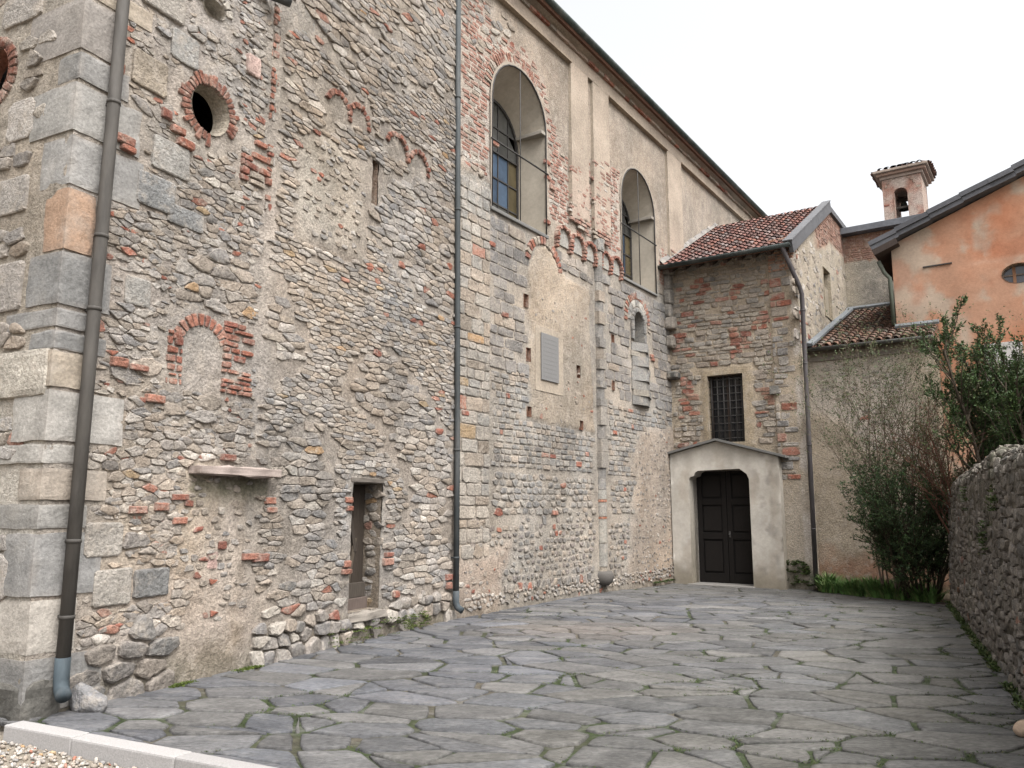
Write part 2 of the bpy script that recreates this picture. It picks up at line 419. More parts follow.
def paving():
    mb = MB()
    def jc(x, y):
        m = mossy(x, y); c = lerp((.105, .09, .068), (.055, .052, .032), clamp(m * 1.4)); c = lerp(c, (.034, .048, .016), sstep(.2, .6, m))
        return mulc(c, 1 + .25 * nz(x * 9, y * 9))
    sheet(mb, FG, YARD, [], .09, lambda x, y: gz(x, y) - .014 + .008 * nz(x * 6, y * 6), jc)
    r = math.radians(-14); ca, sa = math.cos(r), math.sin(r)
    cells = voronoi(-12, 14, -2, 24, .60, .37, .72, .8)
    big = YARD
    for p in cells:
        p = [(ca * x - sa * y, sa * x + ca * y) for x, y in p]
        # a flag is sometimes broken in two
        parts = [p]
        if rnd.random() < .18 and len(p) >= 5:
            k = rnd.randrange(len(p)); m = len(p) // 2
            q = p[k:] + p[:k]; parts = [q[:m + 1], q[m:] + q[:1]]
        for q in parts:
            c = cen(q)
            if len(q) < 3 or not (inpoly(c[0], c[1], big) or any(inpoly(x, y, big) for x, y in q)): continue
            q2 = []                                          # cut along the kerb; under the walls flags simply run on
            kd_ = lambda p_: (p_[0] - K0.x) * kn.x + (p_[1] - K0.y) * kn.y - .10
            for i in range(len(q)):
                p1, p2 = q[i], q[(i + 1) % len(q)]; d1, d2 = kd_(p1), kd_(p2)
                if d1 >= 0: q2.append(p1)
                if d1 * d2 < 0: t = d1 / (d1 - d2); q2.append((p1[0] + (p2[0] - p1[0]) * t, p1[1] + (p2[1] - p1[1]) * t))
            if len(q2) < 3: continue
            c = cen(q2)
            col = rnd.choice([(.225, .225, .23), (.20, .20, .208), (.25, .245, .24), (.215, .22, .232), (.235, .228, .22), (.185, .185, .19), (.255, .245, .228)])
            col = mulc(col, rnd.uniform(.47, .64)); col = mulc((col[0] * .985, col[1] * .985, col[2] * 1.015), rnd.choice((.80, .92, 1, 1.06, 1.22)))
            w = sstep(1.3, .2, math.hypot((c[0] - 1.1) / 1.6, (c[1] - 11.2) / .8)); col = lerp(col, (.22, .185, .155), .6 * w)
            col = lerp(col, (.12, .112, .095), .5 * sstep(14.5, 17, c[1]))
            s = (Vector((c[0], c[1], 0)) - Q).dot(nM); col = lerp(col, (.13, .12, .088), .35 * sstep(2, 6, s))
            g = rnd.uniform(.032, .066) * (1.5 if rnd.random() < .15 else 1)
            qs = shrink(q2, g)
            for i in range(len(q2)):
                a_, b_ = q2[i], q2[(i + 1) % len(q2)]
                for t_ in (.1, .35, .6, .85): JOINTS.append((a_[0] + (b_[0] - a_[0]) * t_, a_[1] + (b_[1] - a_[1]) * t_))
            ring = []
            n = len(qs)
            for i in range(n):                               # wavy hand-dressed edges
                a, b = qs[i], qs[(i + 1) % n]; L_ = math.hypot(b[0] - a[0], b[1] - a[1]); m = max(1, int(L_ / .11))
                for k in range(m):
                    t = (k + (.12 if k == 0 else 0)) / m; x = a[0] + (b[0] - a[0]) * t; y = a[1] + (b[1] - a[1]) * t
                    ring.append((x + .014 * nz(x * 7, y * 7, 1), y + .014 * nz(x * 7, y * 7, 9)))
            n = len(ring); tx, ty = rnd.gauss(0, .004), rnd.gauss(0, .004); top = rnd.uniform(.000, .009)
            V, cols = [], []
            for k, (ins, hh) in enumerate(((0, -.03), (.0, top - .008), (.012, top - .0015), (.045, top), (.16, top))):
                for x, y in ring:
                    l = math.hypot(x - c[0], y - c[1]) or 1; t = max(.3, 1 - ins / l)
                    X = c[0] + (x - c[0]) * t; Y = c[1] + (y - c[1]) * t
                    V.append((X, Y, gz(X, Y) + hh + (tx * (X - c[0]) + ty * (Y - c[1]) + .005 * nz(X * 5, Y * 5, 2)) * (k > 0)))
                    e = (.80, .84, .93, 1, 1)[k]; cols.append(mulc(col, e * (1 + .10 * nz(X * 2.5, Y * 2.5, 4))))
            V.append((c[0], c[1], gz(*c) + top + .003 * nz(c[0], c[1]))); cols.append(col)
            F = [(k * n + i, k * n + (i + 1) % n, (k + 1) * n + (i + 1) % n, (k + 1) * n + i) for k in range(4) for i in range(n)] + [(4 * n + i, 4 * n + (i + 1) % n, 5 * n) for i in range(n)]
            mb.add(V, F, smooth=True, cols=cols)
    o = mb.build('paving', M_SLA); o['kind'] = 'structure'
paving()
def kerb():
    mb = MB(); x = -.02
    while x < 7.4:
        w = rnd.uniform(.75, 1.05)
        mb.box(FK, x, x + w - .008, rnd.uniform(-.006, .006), .15, -.14, .024 + rnd.uniform(-.004, .004), mulc((.36, .343, .33), rnd.uniform(.9, 1.1)), .014, .003); x += w
    o = mb.build('kerb_strip', M_GRAN); o['kind'] = 'structure'
kerb()
def gravel():
    mb = MB(); bm = bmesh.new(); bmesh.ops.create_icosphere(bm, subdivisions=1, radius=1); bm.verts.index_update()
    BV = [v.co.copy() for v in bm.verts]; BF = [[v.index for v in f.verts] for f in bm.faces]; bm.free()
    for i in range(6500):
        a = rnd.uniform(-2.6, 3.4); h = -rnd.uniform(.01, 1.7); p = FK(a, 0, h)
        r = rnd.uniform(.007, .022); R = Matrix.Rotation(rnd.random() * 6, 3, Vector((rnd.random(), rnd.random(), 1)).normalized())
        s = (r * rnd.uniform(.8, 1.5), r * rnd.uniform(.8, 1.2), r * rnd.uniform(.5, .8))
        col = pick([(TAN, 4), (PALE, 4), (GREY, 3), (BRICK, .5), (OCHRE, .5)])
        mb.add([R @ Vector((v.x * s[0], v.y * s[1], v.z * s[2])) + Vector((p.x, p.y, -.094 + r * .4)) for v in BV], BF, col, True)
    tag(mb.build('gravel', M_GRAN), 'loose pale gravel in front of the white kerb', 'gravel', kind='stuff')
gravel()

# ================================================================== THE CHURCH
church = thing('church', 'tall old church of rubble stone, brick and beige plaster filling the left of the yard', 'church', FL(0, 0))

# ---- left rubble wall ------------------------------------------------
def left_wall():
    mb = MB()
    ZT = 11.3
    H_round = circle(-5.06, 5.70, .25, .27); H_top = circle(-5.09, 6.83, .15, .10); H_door = [(-2.52, .36), (-1.90, .36), (-1.89, 1.94), (-2.52, 1.94)]
    H_slit = rect(-2.33, -2.19, 5.66, 6.28)
    holes = [H_round, H_top, H_door, H_slit]
    def w_up(s, z): return sstep(.12, -.12, max(-3.72 - s, s + 2.5, 4.75 + .35 * (s + 3.7) * 0 - z, z - 6.08) + .10 * fbm(s * 2, z * 2))
    def w_lo(s, z): return sstep(.10, -.12, max(-5.08 - s + .12 * (z < 1), s + 4.3, z - 1.9) + .09 * fbm(s * 2.2, z * 2.2, 4))
    def w_mid(s, z): return sstep(.25, -.2, max(-6.0 - s, s + 4.6, 1.0 - z, z - 2.75) + .3 * fbm(s * 1.3, z * 1.3, 7))
    def hf(s, z, fine=False):
        v = .010 * fbm(s * 1.1, z * 1.1, 1)
        if fine: v += (.012 * fbm(s * 8, z * 8, 2) + .009 * nz(s * 26, z * 26, 2)) * (1 if s < -4.17 else .75) * (.35 + .65 * sstep(-6.1, -5.6, s))
        v += .030 * w_up(s, z) + .020 * w_lo(s, z) + .012 * w_mid(s, z)
        if s > -4.17: v += .035 * sstep(.4, 3, z) * sstep(-4.17, -4.13, s)
        if s > -.05 or s < -6.45: v *= .3
        return v
    def cf(s, z):
        c = lerp(MORT, (.36, .325, .285), clamp(.5 + .8 * fbm(s * .9, z * .9, 3)))
        c = lerp(c, (.29, .25, .21), .6 * sstep(-4.2, -4, s))
        c = lerp(c, (.37, .335, .29), w_up(s, z)); 
        d = w_lo(s, z)
        c = lerp(c, lerp((.31, .262, .212), (.45, .395, .345), sstep(.15, -.1, abs(s + 4.72) - .28 + .12 * fbm(s * 2, z * 2, 8)) * sstep(.15, .5, z)), d)
        c = lerp(c, (.34, .285, .22), .5 * w_mid(s, z))
        # dark stain running down from the ledge, damp foot
        c = lerp(c, (.13, .13, .085), .75 * sstep(.26, .0, abs(1.84 - z) + .08 * nz(s * 6, z * 3)) * (-5.05 < s < -3.98) * (z < 1.94))
        c = lerp(c, (.15, .135, .10), .75 * sstep(.5, .0, z + .18 * fbm(s * 2, z * 2, 6)) * (1 - .3 * d))
        if z > 5.0: c = lerp(c, (.30, .285, .25), .5 * clamp(fbm(s * .7, z * .35, 12) + .3))
        return mul3(mulc(c, 1 + .16 * fbm(s * 9, z * 9, 5)), tone(s, z, 1))
    sheet(mb, FL, [(-6.5, -.15), (0, -.15), (0, ZT), (-6.5, ZT)], holes, .036, lambda s, z: hf(s, z, True), cf)
    reveal(mb, FL, H_round, .02, -.19, (.40, .35, .28), .03); reveal(mb, FL, H_top, .02, -.5, (.50, .46, .40)); reveal(mb, FL, H_door, .0, -.5, (.22, .18, .14)); reveal(mb, FL, H_slit, .02, -.3, (.28, .20, .15))
    mb.box(FL, -2.36, -2.15, -.36, -.3, 5.6, 6.32, (.3, .25, .2))
    mb.box(FL, -5.4, -4.8, -.56, -.5, 6.65, 7.0, (.5, .46, .40))
    # regions of special masonry
    zones = []
    def free(s, z): return not any(inpoly(s, z, q) for q in zones)
    ring = circle(-5.06, 5.70, .42, .45); zones.append(ring); zones.append(circle(-5.09, 6.83, .28, .22))
    arch_c = (-4.98, 3.06)
    zones += [rect(-5.40, -4.30, 2.76, 3.56), rect(-4.25, -4.10, 4.9, 7.5), rect(-4.62, -4.15, 5.12, 5.62)]
    fr = [(-3.08, 6.62, .19), (-2.66, 6.66, .17), (-1.78, 6.60, .22), (-1.22, 6.58, .20)]
    for a, b, r in fr: zones.append(rect(a - r - .1, a + r + .1, b - .08, b + r + .1))
    zones.append(rect(-2.5, -1.95, 1.94, 2.02)); zones.append(rect(-5.06, -3.98, 1.92, 2.06))
    # quoins along the corner
    z = .02; k = 0; quo = []                                # quoin courses, mixed sizes
    qcols = [(.21, .207, .20), (.24, .235, .225), (.31, .295, .27), (.27, .262, .245), (.22, .22, .215), (.36, .33, .29), (.33, .28, .22)]
    while z < 10.5:
        h = rnd.choice([.2, .3, .26, .42, .16, .5]); w = rnd.uniform(.26, .42) if k % 2 else rnd.uniform(.42, .7)
        if 4.35 < z < 5.3: w += .25; h = max(h, .45)
        if z < 3.76 < z + h + .12: h = 3.76 - z
        if abs(z - 3.79) < .06: h = .54
        if h < .08: z += h; continue
        quo.append((z, h, w, rnd.uniform(.26, .45) if k % 2 == 0 else rnd.uniform(.45, .8))); zones.append(rect(-6.6, -6.5 + w, z, z + h))
        if rnd.random() < .10 and k > 2 and not 3.4 < z < 4.6: quo.pop(); zones.pop()
        z += h + rnd.uniform(.015, .04); k += 1
    # extra big squared blocks near the corner
    extra = [rect(-5.86, -5.42, 4.42, 4.75), rect(-5.72, -5.28, 4.82, 5.16), rect(-5.6, -5.25, 6.02, 6.35), rect(-6.0, -5.6, 5.55, 5.9), rect(-5.95, -5.45, 6.4, 6.75), rect(-5.9, -5.62, 3.45, 3.72), rect(-5.98, -5.6, .78, 1.1), rect(-5.58, -5.2, .82, 1.08), rect(-6.1, -5.72, 1.2, 1.5), rect(-4.0, -3.55, 7.3, 7.6), rect(-5.45, -5.12, 6.9, 7.25), rect(-5.5, -5.05, 4.35, 4.55), rect(-5.35, -4.95, 7.4, 7.6)]
    for e in extra: zones.append(e)
    for e in extra: stone(mb, FL, e, rnd.uniform(.015, .03), mulc(rnd.choice(qcols), rnd.uniform(.95, 1.25)), .004, True)
    def okL(s, z): return -6.52 < s < -4.19 and z > .45 and free(s, z) and w_up(s, z) < .5 and w_lo(s, z) < .55
    def okR(s, z): return -4.17 < s < -.06 and z > .42 and z < ZT and free(s, z) and w_up(s, z) < .4 and w_lo(s, z) < .5
    cL = lambda s, z: pick([(GREY, 7), (TAN, 4.5), (PALE, 1.6), (DARK, .6), (BRICK, .36), (OCHRE, .12)])
    def cR(s, z):
        if rnd.random() < .03: return pick([(BRICK, 1)])
        return pick([(GREY, 6.2), (TAN, 4.6), (PALE, .9), (DARK, .2), (OCHRE, .18)])
    zone = lambda s, z: nz(s * .55, z * .8, 44) > .02
    put(mb, FL, voronoi(-6.5, -4.15, .3, ZT, .25, .125, .55, .7), lambda s, z: okL(s, z) and zone(s, z), (.008, .027), cL, .008, hf, drop=.02, holes=holes, tilt=.08, tq=1)
    put(mb, FL, voronoi(-6.5, -4.15, .3, ZT, .155, .075, .55, .7), lambda s, z: okL(s, z) and not zone(s, z), (.008, .026), cL, .006, hf, drop=.02, holes=holes, tilt=.08, tq=1)
    put(mb, FL, voronoi(-4.2, .05, .3, ZT, .25, .088, .5, .8, .55), lambda s, z: okR(s, z) and zone(s, z), (.011, .029), cR, .002, hf, drop=.01, holes=holes, tilt=.10, tq=1)
    put(mb, FL, voronoi(-4.2, .05, .3, ZT, .165, .058, .5, .8, .6), lambda s, z: okR(s, z) and not zone(s, z), (.011, .027), cR, .002, hf, drop=.01, holes=holes, tilt=.10, tq=1)
    put(mb, FL, voronoi(-6.4, -4.15, .4, 9, .10, .05, .6, .7), okL, (.004, .016), lambda s, z: pick([(GREY, 4), (TAN, 3), (BRICK, .9), (PALE, 1)]), .012, hf, drop=.4, holes=holes, tilt=.1, tq=1)
    # small chips in the wide mortar
    okM = lambda s, z: (-6.4 < s < -.1 and .5 < z < ZT and free(s, z)) and (w_up(s, z) > .5 or w_lo(s, z) > .5 or w_mid(s, z) > .4)
    put(mb, FL, voronoi(-6.4, -.1, .1, 6.2, .12, .075), okM, (.006, .018), lambda s, z: pick([(GREY, 4), (TAN, 5), (PALE, 1), (BRICK, .6)]), .03, hf, drop=.5, holes=holes)
    # foot: dark dressed stones at the corner, round boulders further along
    okF = lambda s, z: -.02 < z < .5 and free(s, z) and w_lo(s, z) < .7
    put(mb, FL, voronoi(-6.15, -5.0, -.02, .48, .30, .165, .25), lambda s, z: s > -6.2 and s < -5.05 + .2 * z, (.03, .055), lambda s, z: pick([(DARK, 3), ([(.17, .15, .13), (.2, .17, .14)], 2)]), .022, hf, tilt=.12, strict=.3)
    put(mb, FL, voronoi(-4.25, -.1, -.02, .46, .21, .15, .45), lambda s, z: okF(s, z) and s > -4.25, (.03, .075), lambda s, z: pick([(GREY, 5), (PALE, 3), (TAN, 3), (DARK, 1), (BRICK, .4)]), .018, hf, drop=.02, holes=holes, tilt=.2, strict=.35)
    # bricks: rings, arches, patches
    cb = lambda: pick([(BRICK, 1)])
    for p in arc(-5.06, 5.70, .255, .375, -.6, 2 * PI - 1.5, 30, .12):
        c_ = cen(p); k_ = rnd.uniform(.92, 1.1); p = [(-5.06 + (a + 5.06) * (k_ if i in (1, 2) else 1) , 5.70 + (b - 5.70) * (k_ if i in (1, 2) else 1)) for i, (a, b) in enumerate(p)]
        stone(mb, FL, p, rnd.uniform(.004, .018), mulc(cb(), rnd.uniform(.55, .9)), .012, False)
    for p in arc(-5.09, 6.83, .15, .25, .0, PI, 7, .1): stone(mb, FL, p, .02, mulc((.5, .46, .4), rnd.uniform(.9, 1.1)), .01, True)
    for p in arc(arch_c[0], arch_c[1] + .12, .24, .37, .3, PI - .1, 11, .2): stone(mb, FL, p, rnd.uniform(.0, .02), cb(), .008, True)
    put(mb, FL, courses(-5.40, -5.20, 2.78, 3.3, .13, .07), lambda s, z: True, (.0, .02), lambda s, z: cb(), .02, .01, True, drop=.2)
    put(mb, FL, courses(-4.72, -4.28, 2.78, 3.5, .21, .07), lambda s, z: s > -4.72 and s < -4.3, (.004, .024), lambda s, z: cb(), .014, .012, True, drop=.12)
    put(mb, FL, courses(-4.62, -4.15, 5.12, 5.62, .26, .075), lambda s, z: True, (.004, .03), lambda s, z: pick([(BRICK, 3), (TAN, 1), (GREY, 1)]), .014, .015, True, drop=.15)
    put(mb, FL, courses(-4.24, -4.12, 4.9, 7.5, .12, .09, .1), lambda s, z: nz(z * 2, 3) > -.25, (.0, .025), lambda s, z: pick([(BRICK, 4), (GREY, 1)]), .02, .015, True, drop=.2)
    for a, b, r in fr:
        slabm = circle(a, b + .02, r * .8, r * .9, 12)
        for p in arc(a, b, r, r + .085, -.25, PI * .92, 9, .12): stone(mb, FL, p, rnd.uniform(.03, .06), mulc(cb(), rnd.uniform(.6, .9)), .02, False)
        put(mb, FL, courses(a - r * .8, a + r * .8, b - .05, b + r, .13, .06), lambda s, z: math.hypot(s - a, z - b) < r, (.004, .014), lambda s, z: pick([(TAN, 2), (BRICK, .8), (PALE, 1)]), .02, .01, True)
    for s_, z_ in ((-4.58, 2.13), (-4.20, 1.12), (-4.05, 1.1), (-5.35, 1.63), (-5.6, 1.6), (-2.6, 1.72), (-2.58, 1.62), (-1.72, 1.02), (-1.74, .93), (-2.6, .86), (-2.6, .95), (-5.15, 1.72), (-5.14, 1.5), (-1.6, 5.0), (-1.1, 6.0), (-5.9, 2.9), (-5.7, 2.88), (-5.5, 2.62), (-3.95, 1.7), (-3.93, 1.6), (-1.55, .5), (-.2, .5), (-.2, .62), (-4.6, 1.25), (-6.02, 4.95), (-5.98, 4.88), (-6.15, 5.6), (-5.6, 5.4), (-5.45, 5.3), (-5.35, 5.2)):
        w, h = rnd.uniform(.12, .24), rnd.uniform(.06, .11); stone(mb, FL, rect(s_ - w / 2, s_ + w / 2, z_ - h / 2, z_ + h / 2), .035, cb(), .02, True)
    stone(mb, FL, rect(-4.78, -4.64, 1.02, 1.2), .012, (.55, .38, .33), .02, True)
    stone(mb, FL, rect(-4.62, -4.42, 6.35, 6.6), .03, (.55, .40, .35), .02, True)
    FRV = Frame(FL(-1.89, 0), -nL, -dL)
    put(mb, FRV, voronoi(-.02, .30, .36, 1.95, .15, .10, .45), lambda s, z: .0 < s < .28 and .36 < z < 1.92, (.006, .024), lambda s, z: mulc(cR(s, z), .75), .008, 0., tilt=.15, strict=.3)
    o = mb.build('rubble_wall', M_MAS, church)
    o['label'] = 'near rubble wall with a round brick-rimmed hole'
    # quoins wrap the corner
    for i, (z, h, w, a) in enumerate(quo):
        mq = MB()
        col = lerp(mulc(rnd.choice(qcols), rnd.uniform(.95, 1.25)), MORT, .1 if rnd.random() < .8 else .5)
        if 4.0 < z < 4.4 or (i == 9): pass
        fr_ = lambda x, zz, y: FL(-6.5, 0) + dL * x + nL * y + UP * zz
        if 3.9 < z + h / 2 < 4.45: col = (.37, .25, .175); a, w = .28, .26
        sh = rnd.uniform(-.006, .010); block(mq, fr_, -.016 + sh, w, -a, rnd.choice((.016, .012, .022, .009)), z, z + h, col, .009, 7, .0035); mq.build('quoin', M_QUO, church)
    # dark damp foot block
    mq = MB(); block(mq, fr_, -.035, .33, -.5, .04, -.1, .28, (.10, .095, .085), .03, 5, .03)
    mq.build('quoin', M_QUO, church)
left_wall()

def facade():
    mb = MB()
    hole = circle(1.28, 5.68, .26, .28)
    def hf(s, z, fine=False): return .012 * fbm(s * 1.2, z * 1.2, 31) + ((.011 * fbm(s * 8, z * 8, 32) + .008 * nz(s * 26, z * 26)) * (.4 + .6 * sstep(.5, 1., s)) if fine else 0) - (.02 if s < .03 else 0)
    def cf(s, z):
        c = lerp((.43, .375, .31), (.37, .335, .285), clamp(.5 + fbm(s, z, 33)))
        c = lerp(c, (.15, .13, .10), .8 * sstep(.75, .1, z + .2 * fbm(s * 2, z * 2, 6)))
        return mul3(mulc(c, 1 + .14 * fbm(s * 9, z * 9, 35)), tone(s, z, 2))
    sheet(mb, FF, [(0, -.15), (4, -.15), (4, 11.3), (0, 11.3)], [hole], .04, lambda s, z: hf(s, z, True), cf)
    reveal(mb, FF, hole, .02, -.2, (.30, .14, .10))
    zones = [circle(1.28, 5.68, .44, .46), rect(-.1, 1.25, 2.5, 2.95)]
    block(mb, FF, .03, 1.15, -.1, .045, 2.53, 2.93, (.46, .42, .36), .01, 6, .008)
    for k in range(14):
        zones.append(rect(-.1, rnd.uniform(.35, .6), k * .75, k * .75 + .5))
    blocks = [rect(.55, .95, 4.9, 5.3), rect(.65, 1.05, 1.3, 1.75), rect(.3, .95, .85, 1.25), rect(.6, 1.2, 6.1, 6.4), rect(.5, .9, 3.3, 3.75), rect(.55, 1.0, 4.2, 4.55), rect(.35, .8, .3, .7)]
    zones += blocks
    for b in blocks: stone(mb, FF, b, .02, mulc(rnd.choice(GREY), rnd.uniform(1, 1.25)), .004, True)
    ok = lambda s, z: s > .25 and z > .6 and not any(inpoly(s, z, q) for q in zones)
    put(mb, FF, voronoi(.2, 4, .3, 11.2, .25, .14, .45), ok, (.012, .034), lambda s, z: pick([(GREY, 6), (TAN, 4), (PALE, 3), (BRICK, 1.0), (DARK, .3), (OCHRE, .2)]), .012, hf, drop=.05, holes=[hole], tilt=.10, tq=2)
    for p in arc(1.28, 5.68, .27, .38, 0, 2 * PI, 26, .12): stone(mb, FF, p, rnd.uniform(.0, .02), mulc(pick([(BRICK, 1)]), rnd.uniform(.55, .9)), .01, False)
    mb.build('facade_wall', M_MAS, church)
facade()

# ---- parts on the left wall
def ledge():
    mb = MB()
    block(mb, FL, -5.06, -3.98, -.05, .20, 1.94, 2.03, (.36, .295, .26), .025, 8, .012)
    mb.build('stone_ledge', M_GRAN, church)
ledge()
def plank_door():
    mb = MB(); x = -2.52
    for i in range(5):
        w = .128; mb.box(FL, x + .002, x + w - .003, -.30, -.262 + rnd.uniform(-.004, .004), .50, 1.94, mulc((.055, .042, .032), rnd.uniform(.75, 1.3)), .004); x += w
    d = mb.build('plank_door', M_WOOD, church); d['label'] = 'narrow weathered plank door with a diagonal brace'
    b = MB()
    def fr_(ang, cx, cz): 
        ca, sa = math.cos(ang), math.sin(ang)
        return lambda a, z, h: FL(cx + a * ca - z * sa, cz + a * sa + z * ca, h)
    b.box(fr_(math.radians(104), -2.2, 1.48), -.42, .42, -.262, -.235, -.03, .03, (.06, .048, .038), .004)
    b.build('brace', M_WOOD, d)
    b = MB(); b.box(fr_(math.radians(78), -2.16, .95), -.3, .3, -.262, -.24, -.03, .03, (.10, .08, .06), .004); b.build('brace', M_WOOD, d)
    b = MB(); b.box(FL, -2.5, -1.92, -.262, -.20, .50, .68, (.075, .062, .05), .006); b.build('bottom_rail', M_WOOD, d)
    m = MB(); block(m, FL, -2.58, -1.80, -.3, .05, 1.94, 2.01, (.15, .13, .11), .015, 6, .01); m.build('lintel', M_GRAN, church)
    m = MB(); block(m, FL, -2.56, -1.80, -.35, .09, .24, .35, (.27, .24, .205), .03, 7, .02); m.build('threshold', M_GRAN, church); m = MB(); m.box(FL, -2.5, -1.92, -.3, -.16, .35, .50, (.13, .10, .085), .01, .004); m.build('bottom_board', M_WOOD, d)
plank_door()
def drainpipe(name, pts, r, col, shoe, parent, clamps, fr):
    mb = MB(); mb.tube(pts, r, 12, col); 
    o = mb.build('drainpipe', M_PIPE, parent)
    if name: o['label'] = name
    for z in clamps:
        # position along the pipe at height z
        for a, b in zip(pts, pts[1:]):
            if min(a.z, b.z) <= z <= max(a.z, b.z) and abs(a.z - b.z) > .3:
                t = (z - a.z) / (b.z - a.z); p = a + (b - a) * t
                m = MB(); u = (b - a).normalized() * .016; m.tube([p - u, p + u], r + .006, 12, mulc(col, .85)); m.box(lambda x, zz, y: Vector(p) + fr.d * x + UP * zz - fr.n * y, -.012, .012, r * .6, r + .09, -.012, .012, mulc(col, .7)); m.build('pipe_clamp', M_PIPE, o); break
    if shoe:
        m = MB(); p = pts[-1]; m.tube([p + UP * .22, p + UP * .05, p + shoe * .25 - UP * .02, p + shoe * .9 - UP * .06], r + .005, 12, (.052, .068, .078)); m.build('pipe_shoe', M_PIPE, o)
    return o
drainpipe('thick dark brown drainpipe near the corner', [FL(-6.20, 11.2, .11), FL(-6.21, 6.2, .11), FL(-6.245, 3, .11), FL(-6.265, .22, .115)], .054, (.075, .068, .06), (nL * .12 - dL * .05), church, (.75, 1.35, 3.3, 3.95, 5.2, 6.9), FL)
drainpipe('slim grey green drainpipe at the joint of the two walls', [FL(-.22, 11.2, .07), FL(-.17, 6, .09), FL(-.11, 2.4, .09), FL(-.10, .2, .09)], .044, (.06, .068, .07), (nL * .12), church, (.9, 2.5, 4.4, 6.3, 8.2), FL)
def stub():
    mb = MB(); mb.tube([FL(-4.55, 7.42, .02), FL(-4.2, 7.40, .22)], .07, 10, (.07, .075, .075)); mb.build('spout', M_PIPE, church)
stub()

